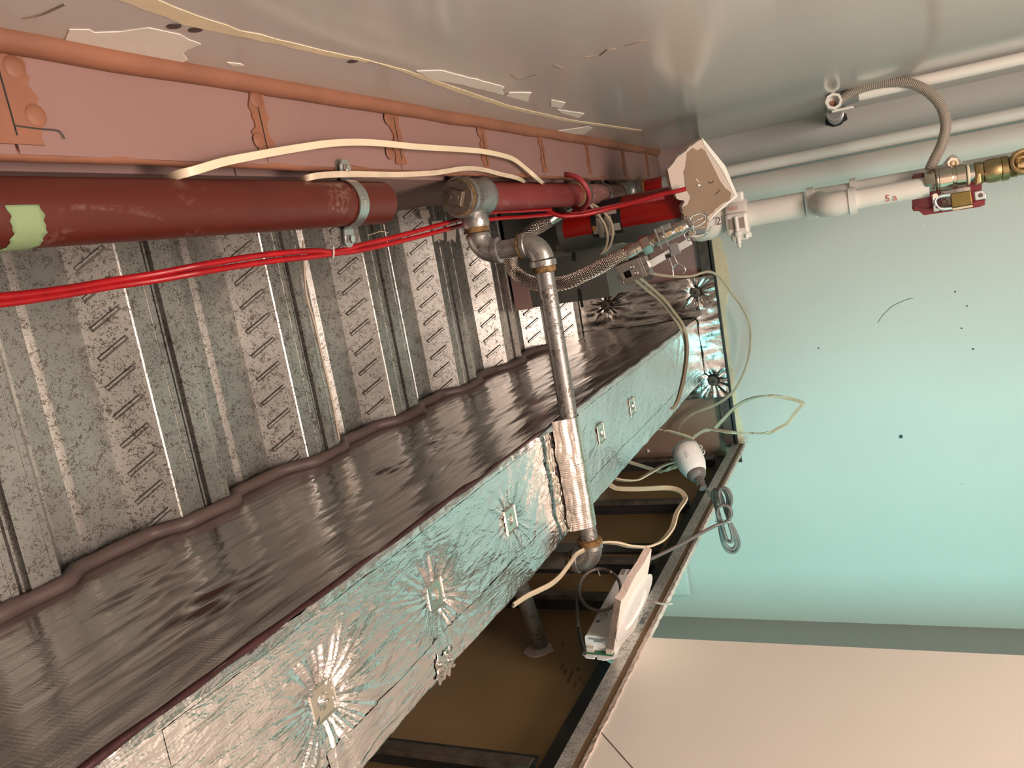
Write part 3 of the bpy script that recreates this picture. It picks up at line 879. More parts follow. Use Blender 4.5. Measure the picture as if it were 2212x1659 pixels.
# bend from horizontal to vertical: x 2.30 -> z downwards
bend = []
cx_, cz_ = 2.30, Z2
for i in range(13):
    a = PI/2*i/12
    bend.append(R(cx_+.055*math.sin(a), Y2, cz_-.055*(1-math.cos(a))))
sweep('elbow', bend, circ(.0335, 36), M_cast, p2, n=1, up=(0,1,0))
lathe('elbow_rim', R(2.288, Y2, Z2), (1,0,0), [(0,.030),(.001,.0365),(.012,.0365),(.014,.033)], M_cast, p2)
lathe('elbow_rim', R(2.355, Y2, Z2-.050), (0,0,-1), [(0,.033),(.002,.0365),(.014,.0365),(.015,.030)], M_cast, p2)
lathe('hemp_ring', R(2.355, Y2, Z2-.064), (0,0,-1), [(0,.028),(.001,.032),(.007,.0315),(.009,.028)], M_hemp, p2)
lathe('pipe_length', R(2.355, Y2, Z2-.070), (0,0,-1), [(0,r2),(.055,r2)], M_gred, p2)
lathe('pipe_length', R(2.355, Y2, Z2-.125), (0,0,-1), [(0,r2+.0002),(.075,r2+.0002)], mat('grey_primer', (0.33,0.32,0.30), .5, var=.15, vscale=30), p2)
lathe('socket', R(2.355, Y2, Z2-.150), (0,0,-1), [(0,.030),(.002,.037),(.03,.037),(.034,.030)], M_cast, p2)
clamp('pipe_clamp', 2.145, Y2, Z2, .0287, .018, .020, 'weathered grey pipe clamp around the dusty red sprinkler pipe', m=M_cast)

# ---- drop: elbows and nipple and conduit along the beam soffit
gp = thing('galvanised_pipe', 'galvanised pipe dropping from the tee and crossing under the foil beam', 'pipe')
XC, ZQ, rc = 1.360, .547, .0168
def elbow(p, d0, d1, R_, r, name='elbow'):
    """quarter bend starting at p heading d0 and leaving along d1"""
    d0, d1 = Vector(d0), Vector(d1)
    pts = [p + d0*R_*math.sin(PI/2*i/10) + d1*R_*(1-math.cos(PI/2*i/10)) for i in range(11)]
    o = sweep(name, pts, circ(r, 28), M_cast, gp, n=1, up=d0.cross(d1))
    return o, pts[-1]
lathe('hemp_ring', R(1.352, Y2+.054, Z2), (0,1,0), [(0,.018),(.0015,.0235),(.010,.0225),(.012,.018)], M_hemp, gp)
pA = R(1.352, Y2+.066, Z2)
lathe('elbow_rim', pA, (0,1,0), [(0,.018),(.001,.0215),(.006,.0235),(.010,.022)], M_cast, gp)
e_, pB = elbow(pA+Vector((0,.006,0)), (0,1,0), (.04,0,-1), .032, .0215)
lathe('elbow_rim', pB+Vector((0,0,.004)), (.04,0,-1), [(0,.0215),(.001,.0240),(.010,.0240),(.011,.018)], M_cast, gp)
pN = pB + Vector((.002,0,-.052))
lathe('nipple', pB, (pN-pB), [(0,rc),((pN-pB).length,rc)], M_gpipe, gp)
lathe('hemp_ring', pN+Vector((0,0,.006)), (0,0,-1), [(0,rc),(.001,.0225),(.009,.0225),(.010,.018)], M_hemp, gp)
lathe('elbow_rim', pN, (0,0,-1), [(0,.019),(.001,.0235),(.008,.0235),(.010,.021)], M_cast, gp)
pE = Vector((pN.x, pN.y, ZQ+H+.030))
lathe('elbow_neck', pN, (0,0,-1), [(0,.0212),(max(.002,(pN.z-pE.z)),.0212)], M_cast, gp)
e_, pG = elbow(pE, (0,0,-1), (0,1,0), .030, .0212)
lathe('elbow_rim', pG, (0,1,0), [(0,.0212),(.002,.0240),(.012,.0240),(.013,.019)], M_cast, gp)
lathe('hemp_ring', pG+Vector((0,.012,0)), (0,1,0), [(0,rc),(.001,.0215),(.010,.0210),(.012,rc)], M_hemp, gp)
yE = .556
lathe('pipe_run', pG, (0,1,0), [(0,rc),(yE-pG.y,rc)], M_gpipe, gp, 40)
c = Vector((pG.x, yE, pG.z))
lathe('hemp_ring', c, (0,1,0), [(0,rc),(.002,.0235),(.008,.0245),(.014,.022)], M_hemp, gp)
lathe('elbow_rim', c+Vector((0,.010,0)), (0,1,0), [(0,.020),(.002,.0240),(.010,.0240),(.012,.0215)], M_cast, gp)
e_, pU = elbow(c+Vector((0,.016,0)), (0,1,0), (0,0,1), .030, .0222)
lathe('elbow_rim', pU-Vector((0,0,.004)), (0,0,1), [(0,.0222),(.001,.0245),(.009,.0245),(.011,.019)], M_cast, gp)
lathe('hemp_ring', pU+Vector((0,0,.006)), (0,0,1), [(0,rc),(.001,.021),(.008,.0205),(.009,rc)], M_hemp, gp)
pV = Vector((pU.x, pU.y, .690+H))
lathe('riser', pU, (0,0,1), [(0,rc),(pV.z-pU.z,rc)], M_stud2, gp)
hc = U(1166, 1402, 'Y', .849)
d2 = (hc - (pV + Vector((0, .03, .03)))).normalized()
e_, pW = elbow(pV, (0,0,1), d2, .030, .0215)
lathe('hemp_ring', pW, d2, [(0,rc),(.001,.021),(.008,.0205),(.009,rc)], M_hemp, gp)
lathe('pipe_end', pW, d2, [(0,rc),((hc-pW).length,rc)], M_gpipe, gp)
# foil wrap around the pipe under the beam
def wrapf(u, v):
    a = -PI*1.25 + PI*1.15*u
    y = .315 + .215*v + .003*nz(u*4, 7)
    rr = rc + .0018 + .0006*nz(u*5, v*5) + .00035*math.sin(y*1500)
    if u < .35:
        k = (.35-u)/.35
        rr += k*(.003 + .006*abs(nz(u*8, v*5)))
    return Vector((pG.x + math.cos(a)*rr - max(0, .26-u)*.06, y, pG.z + math.sin(a)*rr + max(0,.26-u)*.03))
M_foil_w = foil('foil_wrap', (0.82, 0.74, 0.68), 0.26, 0.25, (1, 1, 1))
grid('foil_sleeve', 70, 160, wrapf, M_foil_w, gp)
sweep('wire_tie', [Vector((pG.x + math.cos(a)*(rc+.0035), .405+.002*math.sin(a), pG.z+math.sin(a)*(rc+.0035))) for a in [i*2*PI/24 for i in range(24)]], circ(.0007, 6), M_chrome, gp, closed=True, n=1)

# ---- foil patch that flares from the pipe onto the beam
def flare(u, v):
    y = .335 + .195*v; x = XC - .012 - .050*u*(1+.25*nz(v*6, 2))
    z = soffit_z(x, y) - .004 - (1-u)**2*.014 - .003*abs(nz(u*6, v*14))
    return R(x, y, z)
grid('foil_flare', 40, 110, flare, M_foil_w, beam)

# ---- vertical red and grey pipe in the background, with a label
p3 = thing('vertical_pipe', 'glossy dark red pipe, half bare steel, with a black and white label', 'pipe')
X3, Y3c, r3 = 2.10, -.034, .062
m3 = pipe_mat('half_painted_pipe', (0.27, 0.006, 0.004), (0.5, 0.2, 0.18), 0.76, 0.3); q = NB(m3)
x_ = q.xyz(); n_ = q.noise(20, 5)
fy = q.math('ADD', x_[1], q.math('MULTIPLY', n_, .006)); fz = q.math('ADD', x_[2], q.math('MULTIPLY', n_, .03))
m1_ = q.math('GREATER_THAN', fy, -.0105); m2_ = q.math('GREATER_THAN', fz, .765+H)
mm = q.math('MAXIMUM', m1_, m2_)
oldc = [l for l in q.nt.links if l.to_socket == q.b.inputs['Base Color']][0].from_socket
q.l(q.mix(mm, oldc, (0.16, 0.155, 0.145)), q.b.inputs['Base Color'])
q.l(q.math('MULTIPLY', mm, .5), q.b.inputs['Metallic'])
lathe('pipe', R(X3, Y3c, .412), (0,0,1), [(0,r3),(.358,r3),(.360,r3-.002)], m3, p3, 56)
def lab(a0, a1, z0, z1, dr, m, nm='label_band'):
    def f(u, v):
        a = a0+(a1-a0)*u
        return R(X3+math.cos(a)*(r3+dr), Y3c+math.sin(a)*(r3+dr), z0+(z1-z0)*v)
    return grid(nm, 24, 1, f, m, p3)
M_lw = mat('label_white', (0.42, 0.36, 0.31), .5); M_lo = mat('label_orange', (.45,.16,.02), .5)
lab(2.6, 4.4-2*PI+2*PI, .590, .672, .0006, M_black)
lab(2.75, 3.05, .594, .668, .0010, M_lw); 
for (a0, a1, z0, z1) in ((3.1,3.5,.640,.656),(3.12,3.55,.612,.634),(3.6,3.95,.640,.657),(3.6,3.95,.615,.634),(2.2,2.55,.600,.630),(2.2,2.5,.634,.662),(4.0,4.3,.640,.657),(4.0,4.3,.600,.63)):
    lab(a0-.55, a1-.55, z0, z1, .0011, M_lw)
lab(2.9, 3.1, .660, .669, .0013, M_lo)
# grey painted steel box end in the void
gb = thing('steel_beam_casing', 'grey painted casing under the deck behind the braided hose', 'casing')
bm = bmesh.new(); add_box(bm, (2.200, Y3+.012, .700+H), (2.70, .170, .998+H)); fin(bm, 'casing', M_greybox, gb, bevel=.002)
box('paper_flap', (2.192, .06, .945), (2.1985, .172, .997), M_pink2, gb)
for z, y in ((.80, .01), (.735, -.01), (.83, .03)):
    box('filler_smear', (2.1965, y-.012, z-.04), (2.1995, y+.006, z+.04), mat('grey_smear', (0.16,0.155,0.14), .6), gb)
for (y, z, h) in ((.03,.785,.028),(.165,.785,.02)):
    box('sticker', (2.1965, y-.030, z), (2.199, y+.024, z+.008), M_black, gb)
lathe('duct_opening', R(2.742, .070, .800), (-1,0,0), [(0,.06),(.03,.06),(.03,.055),(.002,.05)], M_black, ve)

# ---- braided sprinkler hose
hs = thing('braided_hose', 'braided steel sprinkler hose curling down behind the pipe drop', 'hose')
hp = [U(1236,442,'X',1.98), U(1180,480,'X',1.93), U(1135,508,'X',1.88), U(1106,545,'X',1.86), U(1110,585,'X',1.86), U(1150,611,'X',1.85), U(1215,612,'X',1.85), U(1275,588,'X',1.86), U(1330,558,'X',1.87), U(1358,546,'X',1.87)]
HP = catmull(hp, 14)
M_braid = mat('steel_braid', (0.58, 0.50, 0.44), 0.22, 1.0); q = NB(M_braid)
sweep('hose_core', HP[8:], circ(.0162, 20), mat('dark_core', (0.03,0.025,0.022), .5, .3), hs, raw=True)
rr = .0168
bm = bmesh.new()
n = len(HP)
T = [(HP[min(i+1,n-1)]-HP[max(i-1,0)]).normalized() for i in range(n)]
u = T[0].orthogonal().normalized(); fr = []
for t in T:
    u = (u - t*u.dot(t)).normalized(); fr.append((u.copy(), t.cross(u)))
for sg in (-1, 1):
    for k in range(20):
        P = []
        for i in range(8, n-1):
            for s_ in range(3):
                f = s_/3
                uu = fr[i][0].lerp(fr[i+1][0], f); vv = fr[i][1].lerp(fr[i+1][1], f)
                p = HP[i].lerp(HP[i+1], f)
                a = sg*((i+f)*.21) + 2*PI*k/20
                ro = rr + .0005*math.cos(a*20+sg*PI/2)
                P.append(p + (uu*math.cos(a)+vv*math.sin(a))*ro)
        add_sweep(bm, P, [(.0011,0),(0,.0004),(-.0011,0),(0,-.0004)], None)
o = fin(bm, 'steel_braid', M_braid, hs, True); o['kind'] = 'stuff'
d_ = (HP[0]-HP[10]).normalized()
lathe('ferrule', HP[13], d_, [(0,.0175),(.002,.0182),(.030,.0182),(.032,.016),(.045,.016)], M_steel, hs)
lathe('hex_nut', HP[13]+d_*.040, d_, [(0,.0205),(.002,.0215),(.020,.0215),(.022,.0195)], M_steel, hs, sq=6)
lathe('adaptor', HP[13]+d_*.060, d_, [(0,.0125),(.05,.0125)], M_steel, hs)
# sprinkler drop end
sd = thing('sprinkler_drop', 'steel sprinkler drop with scale marks and chrome head by the gypsum fragment', 'sprinkler')
a_ = U(1352,549,'X',1.87); b_ = U(1478,489,'X',1.90); dd = (b_-a_); Ld = dd.length; dd.normalize()
up_c = (Vector((0,0,H))-(a_+b_)/2).normalized()
lathe('ferrule', a_, dd, [(0,.0175),(.003,.0184),(.026,.0184),(.028,.0165),(.040,.0165)], M_steel, sd)
lathe('hex_nut', a_+dd*.040, dd, [(0,.0225),(.002,.0235),(.022,.0235),(.024,.020)], M_steel, sd, sq=6)
prof = [(0,.0155)]
t = .012
while t < Ld-.075:
    prof += [(t,.0160),(t+.0012,.0170),(t+.0024,.0160)]; t += .0030
prof += [(Ld-.070,.0158),(Ld-.052,.0145),(Ld-.045,.0115)]
lathe('threaded_drop', a_+dd*.062, dd, prof, M_steel, sd, 32, ang=60)
for k, s_ in ((.078,'10'),(.108,'15'),(.135,'20')):
    o_ = a_+dd*k + up_c*.0173
    sd_ = dd.cross(up_c).normalized()
    bm = bmesh.new(); obox(bm, o_-dd*.009-sd_*.0045, dd*.018, sd_*.009, up_c*.0006); lb = fin(bm, 'scale_label', mat('tan_label', (.50,.36,.22), .5), sd)
    text('scale_mark', s_, .007, o_+up_c*.0008, sd_, dd, M_txt, lb, .0001, 'CENTER')
h_ = a_+dd*(Ld+.015)
for k in range(2):
    s1 = dd.cross(up_c).normalized()*(1 if k else -1)
    sweep('frame_arm', [h_+s1*.008, h_+dd*.012+s1*.013, h_+dd*.030+s1*.010, h_+dd*.038], circ(.0022, 8), M_chrome, sd, n=5)
lathe('deflector', h_+dd*.038, dd, [(0,.016),(.001,.0165),(.002,.006),(.006,.003)], M_chrome, sd, 24)
lathe('escutcheon', h_-dd*.004, dd, [(0,.020),(.003,.021),(.008,.016),(.010,.009)], M_chrome, sd)
lathe('glass_bulb', h_+dd*.008, dd, [(0,.001),(.004,.0024),(.018,.0024),(.024,.001)], M_chrome, sd, 12)
# wire clips hanging from the head
sweep('wire_clip', [U(x,y,'X',1.9) for x,y in ((1492,516),(1507,520),(1528,503),(1536,489))], circ(.0013,6), M_chrome, sd, n=3)
sweep('wire_clip', [U(x,y,'X',1.89) for x,y in ((1480,512),(1497,508),(1512,503),(1528,500),(1516,492))], circ(.0012,6), M_chrome, sd, n=3)
sweep('wire_clip', [U(x,y,'X',1.9) for x,y in ((1466,478),(1464,488),(1474,500),(1484,518),(1492,520))], circ(.0012,6), M_chrome, sd, n=3)
bm = bmesh.new(); a4 = U(1478,484,'X',1.885); obox(bm, a4, U(1488,508,'X',1.885)-a4, (.0,.010,-.004), (.012,0,0)); fin(bm, 'clip_plate', M_steel, sd, bevel=.002)
bm = bmesh.new(); a5 = U(1500,496,'X',1.885); obox(bm, a5, U(1526,490,'X',1.885)-a5, (.0,.014,.002), (.014,0,0)); fin(bm, 'clip_plate', M_chrome, sd, bevel=.003)

# ---- bracket bar and box
br = thing('sprinkler_bracket', 'square steel bar bracket with bent plate box holding the sprinkler drop', 'bracket')
ba = U(1392,578,'X',1.90); bb = U(1492,520,'X',1.93); bd = (bb-ba)
ws = bd.normalized().cross(up_c).normalized()
bm = bmesh.new(); obox(bm, ba-ws*.009, bd, ws*.018, -up_c*.018); fin(bm, 'square_bar', M_zinc, br, bevel=.001)
# plate box
q1, q2, q3, q4 = [U(x,y,'X',1.86) for x,y in ((1331,576),(1391,553),(1407,589),(1347,615))]
ex, ey = q2-q1, q4-q1; nn = ex.cross(ey).normalized()
if nn.dot(up_c) < 0: nn = -nn
def P4(a, b, h=0): return q1+ex*a+ey*b+nn*h
bm = bmesh.new()
for (a0,b0,a1,b1) in ((0,0,1,.40),(0,.76,1,1),(0,.40,.14,.76),(.38,.40,1,.76)):
    obox(bm, P4(a0,b0,-.002), ex*(a1-a0), ey*(b1-b0), nn*.002)
obox(bm, P4(0,0,-.026), ex, ey*.04, nn*.025); obox(bm, P4(0,.96,-.026), ex, ey*.04, nn*.025)
obox(bm, P4(.96,0,-.03), ex*.04, ey, nn*.03); obox(bm, P4(0,0,-.02), ex*.03, ey, nn*.02)
pbx = fin(bm, 'bent_plate', M_steel, br, bevel=.0012)
bm = bmesh.new(); obox(bm, P4(.02,.03,-.0255), ex*.94, ey*.94, nn*.003); fin(bm, 'plate_back', M_black, pbx)
for a, b in ((.50,.30),(.55,.66)):
    lathe('rivet', P4(a,b,-.0005), nn, [(0,.0056),(.0012,.0052),(.002,.003),(.0012,.0018)], M_steel, pbx, 18)
bm = bmesh.new(); obox(bm, P4(.72,.0,0), ex*.05, ey, nn*.002); obox(bm, P4(.82,.0,0), ex*.03, ey, nn*.003); fin(bm, 'rib', M_steel, pbx)
bm = bmesh.new(); obox(bm, P4(.08,.13,0), ex*.50, ey*.02, nn*.0012); fin(bm, 'crease', M_steel, pbx)
bm = bmesh.new(); obox(bm, P4(.12,.86,0), ex*.55, ey*.02, nn*.0012); fin(bm, 'crease', M_steel, pbx)
lathe('screw', P4(0,.55,-.010), -ex, [(0,.0018),(.004,.0018),(.005,.0045),(.009,.0045),(.011,.002)], M_chrome, br, 12)
# clip across the drop
c1_, c2_, c3_, c4_ = [U(x,y,'X',1.855) for x,y in ((1427,489),(1440,484),(1462,542),(1448,548))]
bm = bmesh.new()
for sh in (0, 1):
    o_ = [c1_, c2_][0] if sh == 0 else c2_
d5 = (c4_-c1_); w5 = (c2_-c1_)
obox(bm, c1_, w5*.22, d5, -up_c*.016); obox(bm, c1_, w5*1.5, d5*.18, -up_c*.003)
obox(bm, c1_-w5*1.1+d5*.02, w5*.18, d5*.75, -up_c*.012); obox(bm, c1_-w5*1.1+d5*.02, w5*.9, d5*.16, -up_c*.003)
obox(bm, c1_+d5*.70, w5*1.6, d5*.40, -up_c*.004)
fin(bm, 'clip_plate', M_zinc, br, bevel=.0008)
bm = bmesh.new(); obox(bm, c1_+d5*.98-w5*.9, w5*.9, d5*.14, -up_c*.010); fin(bm, 'clip_pad', M_black, br)
for L in (((1441,545),(1452,575),(1455,592)), ((1454,548),(1462,566),(1470,572)), ((1452,580),(1462,570),(1475,575),(1481,583),(1475,592)), ((1453,582),(1455,597))):
    sweep('wire_clip', [U(x,y,'X',1.86) for x,y in L], circ(.0014,6), M_chrome, br, n=4)

# ---- gypsum fragment around the pipes
ch = thing('gypsum_fragment', 'broken piece of plasterboard with brown paper hanging around the pipes', 'plasterboard')
g1 = [(1517,298),(1560,353),(1590,424),(1570,445),(1549,463),(1534,474),(1526,500),(1507,512),(1490,513),(1484,490),(1477,466),(1472,448),(1480,434),(1462,430),(1450,404),(1443,366),(1466,338),(1490,318)]
o_ = U(1515,410,'X',2.03); n_ = Vector((-.72, .30, -.62)).normalized()
def GP(px, py, h=0): return UP(px, py, o_, n_) + n_*h
jit = []
for i, p in enumerate(g1):
    a = Vector(p).to_3d(); b = Vector(g1[(i+1)%len(g1)]).to_3d()
    for k in range(5):
        c = a.lerp(b, k/5); c += Vector((nz(c.x*.22, c.y*.22), nz(c.y*.22, c.x*.22+5), 0))*2.4
        jit.append((c.x, c.y))
bm = bmesh.new(); prism(bm, [GP(x,y,0) for x,y in jit], -n_*.013); fin(bm, 'gypsum_core', M_gyp, ch)
inn = [(1514,320),(1522,325),(1552,385),(1567,407),(1580,418),(1577,432),(1560,440),(1545,452),(1528,470),(1527,496),(1510,508),(1500,503),(1490,512),(1484,490),(1477,466),(1472,448),(1486,442),(1492,425),(1480,405),(1476,372),(1481,358),(1484,330),(1496,319),(1506,325)]
jit = []
for i, p in enumerate(inn):
    a = Vector(p).to_3d(); b = Vector(inn[(i+1)%len(inn)]).to_3d()
    for k in range(3):
        c = a.lerp(b, k/3); c += Vector((nz(c.x*.3, c.y*.3), nz(c.y*.3, c.x*.3+5), 0))*2.0
        jit.append((c.x, c.y))
M_kraft = mat('kraft_paper', (0.26, 0.175, 0.12), .8, var=.06, vscale=10, bump=.25, bscale=22)
bm = bmesh.new(); prism(bm, [GP(x,y,.0008) for x,y in jit], -n_*.0008); fin(bm, 'brown_paper', M_kraft, ch)
bm = bmesh.new(); prism(bm, [GP(x,y,.0022) for x,y in ((1592,425),(1570,441),(1552,456),(1534,474),(1528,478),(1545,458),(1560,444),(1578,430),(1584,422))], -n_*.012); fin(bm, 'white_edge', M_gyp2, ch)
bm = bmesh.new(); prism(bm, [GP(x,y,.002) for x,y in ((1515,297),(1521,303),(1566,358),(1593,424),(1587,424),(1560,368),(1520,312))], -n_*.013); fin(bm, 'white_edge', M_gyp2, ch)
for L in (((1503,386),(1508,393)), ((1529,393),(1536,395),(1541,390)), ((1545,420),(1555,410)), ((1520,462),(1523,468))):
    sweep('paper_tear', [GP(x,y,.0015) for x,y in L], circ(.0014,6), M_torn if L[0][0] in (1503,1520) else M_stud2, ch, n=3)
bm = bmesh.new(); prism(bm, [GP(x,y,.006) for x,y in ((1504,399),(1509,396),(1511,400),(1506,402))], -n_*.005); fin(bm, 'gypsum_crumb', M_gyp2, ch)

# ---- white pipes at the right
def vpipe(name, label, x, yr0, yr1, ztop, group=None, m=None):
    y0, y1 = yr0*x, yr1*x
    r = (y1-y0)/2
    t = thing(name, label, 'pipe', group)
    lathe('pipe', R(x, (y0+y1)/2, ztop), (0,0,-1), [(0,r),(ztop+H-.01,r)], m or M_wpipe, t, 48)
    return t, (y0+y1)/2, r
vpipe('white_pipe', 'narrow white pipe running down between the grey wall and the thick white pipe', 2.62, -.0565, -.0422, .50)
vpipe('white_pipe', 'thick plain white pipe running down behind the red valve plate', 2.62, -.0405, -.0100, .50)
cv = thing('white_conduit', 'slim white conduit clipped down the grey wall below the corrugated hose', 'conduit')
lathe('conduit', R(2.27, YR+.0165, .045), (0,0,-1), [(0,.0148),(H+.03,.0148)], M_wpipe, cv, 32)
lathe('socket', R(2.27, YR+.0165, .050), (0,0,-1), [(0,.0155),(.002,.0172),(.040,.0172),(.041,.0155)], M_clear, cv, 32)
pw = thing('branch_pipe', 'white pipe with bulged tee and side branch, left of the red valve plate', 'pipe')
XP = 2.30
yP, rP = .004*XP, .0148*XP
lathe('upper_length', R(XP, yP, .40), (0,0,-1), [(0,rP),(.235,rP)], M_wpipe, pw, 48)
lathe('reducer', R(XP-.006, yP+.004, .462), (0,0,-1), [(0,rP+.008),(.02,rP+.014),(.058,rP+.012),(.085,rP+.002)], M_wpipe, pw, 40)
text('cast_size', '2', .03, R(XP-.056, yP+.004, .382), (0,0,-1), (0,-1,0), M_stud2, pw, .0006, 'CENTER')
# tee body
lathe('tee_rim', R(XP, yP, .158), (0,0,-1), [(0,rP),(.001,rP+.0075),(.020,rP+.0075),(.022,rP+.002)], M_wpipe, pw, 48)
lathe('tee_body', R(XP, yP, .140), (0,0,-1), [(0,rP+.003),(.09,rP+.001)], M_wpipe, pw, 48)
lathe('tee_rim', R(XP, yP-.006, .052), (0,0,-1), [(0,rP),(.001,rP+.0045),(.016,rP+.0045),(.017,rP-.004)], M_wpipe, pw, 48)
lathe('lower_length', R(XP, yP-.012, .050), (0,0,-1), [(0,.0255),(H+.03,.0255)], M_wpipe, pw, 40)
bpts = [R(XP-.02, yP+.002, .125), R(XP-.055, yP+.008, .118), R(XP-.078, yP+.012, .096), R(XP-.082, yP+.012, .062), R(XP-.082, yP+.012, .045)]
sweep('branch_elbow', catmull(bpts, 6), circ(.0305, 32), M_wpipe, pw, raw=True, up=(0,1,0))
XB, YBr = XP-.082, yP+.009
lathe('branch_rim', R(XB, yP+.012, .056), (0,0,-1), [(0,.030),(.001,.0345),(.017,.0345),(.018,.028)], M_wpipe, pw, 40)
lathe('branch_length', R(XB, YBr, .045), (0,0,-1), [(0,.0245),(.168,.0245)], M_wpipe, pw, 40)
text('painted_mark', '5 a', .022, U(1925,428,'X',XB-.026), (0,.05,-1), (0,-1,-.05), M_txtr, pw, .0002, 'CENTER')
# grooved coupling with bolt on the white pipe
cp = thing('grooved_coupling', 'white two-bolt grooved coupling hanging below the gypsum fragment', 'coupling')
zc_ = .335
lathe('housing', R(XP, yP, zc_+.030), (0,0,-1), [(0,rP+.001),(.002,rP+.010),(.012,rP+.0135),(.044,rP+.0135),(.054,rP+.010),(.056,rP+.001)], M_wpipe, cp, 40)
for sy in (-1, 1):
    bm = bmesh.new(); add_box(bm, (XP-.034, yP+sy*(rP+.018)-.014, zc_-.022+H), (XP-.008, yP+sy*(rP+.018)+.014, zc_+.024+H)); fin(bm, 'bolt_pad', M_wpipe, cp, bevel=.006)
bm = bmesh.new(); add_box(bm, (XP-.058, yP-.010, zc_-.030+H), (XP-.030, yP+.050, zc_+.030+H)); yo = fin(bm, 'yoke', M_wpipe, cp, bevel=.008)
box('yoke_slot', (XP-.060, yP+.004, zc_-.020), (XP-.0575, yP+.032, zc_+.020), mat('slot_shade', (.30,.24,.20), .7), cp)
lathe('bolt', R(XP-.061, yP+.000, zc_), (0,1,0), [(0,.006),(.040,.006),(.041,.010),(.050,.011),(.054,.007),(.072,.0065),(.074,.0045),(.082,.0045)], M_wpipe, cp, 16)
lathe('nut', R(XP-.030, yP+.048, zc_-.020), (0,1,0), [(0,.011),(.012,.011)], M_white, cp, sq=6)
text('painted_mark', 'VER', .014, R(XP-.0600, yP-.022, zc_+.004), (0,0,-1), (0,-1,0), M_txtr, cp, .0002, 'CENTER')

# ---- corner fitting, corrugated hose
cf = thing('corner_fitting', 'white angle fitting with open socket at the grey wall corner', 'fitting')
fo = U(1806,226,'X',2.27)
lathe('open_socket', U(1799,222,'X',2.27)+Vector((0,0,0)), (-1,-.05,-.15), [(0,.020),(.020,.021),(.024,.0205),(.024,.014),(.004,.013)], M_wpipe, cf, 8)
bm = bmesh.new(); ca = U(1794,232,'X',2.285); obox(bm, ca, (.03,0,0), (0,-.024,0), (0,0,-.048)); fin(bm, 'body', M_wpipe, cf, bevel=.004)
bm = bmesh.new(); ca = U(1797,243,'X',2.27); obox(bm, ca, (.03,0,0), (0,-.006,.002), (0,0,-.052)); fin(bm, 'flange', M_wpipe, cf, bevel=.002)
lathe('copper_end', U(1801,224,'X',2.265), (.9,.1,-.3), [(-.008,.006),(.02,.006)], M_copper, cf, 14)
nk = U(1803,243,'X',2.31); nh = U(1806,258,'X',XE-.002)
dn = (nh-nk); Ln = dn.length
lathe('ribbed_neck', nk, dn, [(0,.020),(.01,.020),(.012,.016),(.12,.016),(.122,.022),(.14,.022),(.142,.016),(.26,.016),(.262,.021),(.28,.021),(.282,.016),(Ln,.017)], M_clear, cf, 24)
hole = []
hcen = U(1808,262,'X',XE)
bm = bmesh.new()
prism(bm, [U(1806+math.cos(a)*(24+4*nz(a*2)), 258+math.sin(a)*(15+3*nz(a*2, 4)) - math.cos(a)*5, 'X', XE-.001) for a in [i*2*PI/26 for i in range(26)]], (-.001,0,0))
hh = fin(bm, 'dark_hole', mat('hole_dark', (0.03,0.035,0.04), .7, var=.6, vscale=40), we)
M_corr2 = M_corr
ch_ = [U(x,y,'X',xx) for x,y,xx in ((1812,218,2.262),(1850,195,2.258),(1900,180,2.254),(1955,178,2.25),(2000,195,2.246),(2032,228,2.240),(2043,268,2.235),(2035,310,2.235),(2018,345,2.235),(2008,368,2.24))]
CP = catmull(ch_, 60)
# uniform ribs
seglen = [0]
for a, b in zip(CP, CP[1:]): seglen.append(seglen[-1]+(b-a).length)
tot = seglen[-1]; pts = []; n_rib = int(tot/.0042)
k = 0; M_ = n_rib*4
for i in range(M_+1):
    s_ = tot*i/M_
    while k < len(seglen)-2 and seglen[k+1] < s_: k += 1
    f = (s_-seglen[k])/max(1e-9, seglen[k+1]-seglen[k])
    pts.append(CP[k].lerp(CP[k+1], f))
hz = thing('corrugated_hose', 'grey corrugated hose arching from the corner fitting to the valve', 'hose')
sweep('corrugated_tube', pts, circ(.0128, 18), M_corr, hz, raw=True, rad=lambda i, t: (.86, 1.0, 1.0, .86)[i % 4], smooth=True)

# ---- ball valve with red plate and padlock
bv = thing('ball_valve', 'brass ball valve in a red padlocked locking plate on the white branch pipe', 'valve')
XV = XB
def V(px, py, x=XV-.02): return U(px, py, 'X', x)
ax = R(XV, YBr-.008, 0); az = Vector((0,-.03,-1)).normalized()
def vz(z): return Vector((XV, YBr-.008 + (-.03)*(-.11-z)*-1*-1, z+H))
def vl(nm, z, prof, m, **k): return lathe(nm, Vector((XV-.006, YBr-.012, z+H)), (0,0,-1), prof, m, bv, **k)
plate = [V(x,y,XV+.026) for x,y in ((1970,381),(1974,376),(2110,356),(2118,358),(2121,364),(2121,430),(2126,443),(2118,446),(1996,464),(1985,456),(1973,456),(1970,450))]
bm = bmesh.new(); prism(bm, plate, (.003,0,0)); fin(bm, 'locking_plate', M_redbr, bv, bevel=.0008)
plate2 = [V(x,y,XV+.012) for x,y in ((1973,452),(1985,456),(1996,465),(2117,447),(2128,442),(2128,436),(2000,452),(1976,446))]
bm = bmesh.new(); prism(bm, plate2, (.016,0,0)); fin(bm, 'plate_rim', M_redbr, bv)
tri = [V(x,y,XV+.030) for x,y in ((2026,368),(2050,338),(2058,333),(2066,336),(2086,357),(2060,366))]
bm = bmesh.new(); prism(bm, tri, (.006,0,0)); fin(bm, 'hanger_ear', M_cast, bv, bevel=.001)
lathe('hanger_nut', V(2058,352,XV+.028), (-1,0,0), [(0,.013),(.007,.013)], M_nickel, bv, sq=6)
lathe('hanger_stud', V(2058,353,XV+.028), (-1,.05,-.1), [(0,.007),(.018,.007),(.018,.004),(.006,.004)], M_brass, bv, 16)
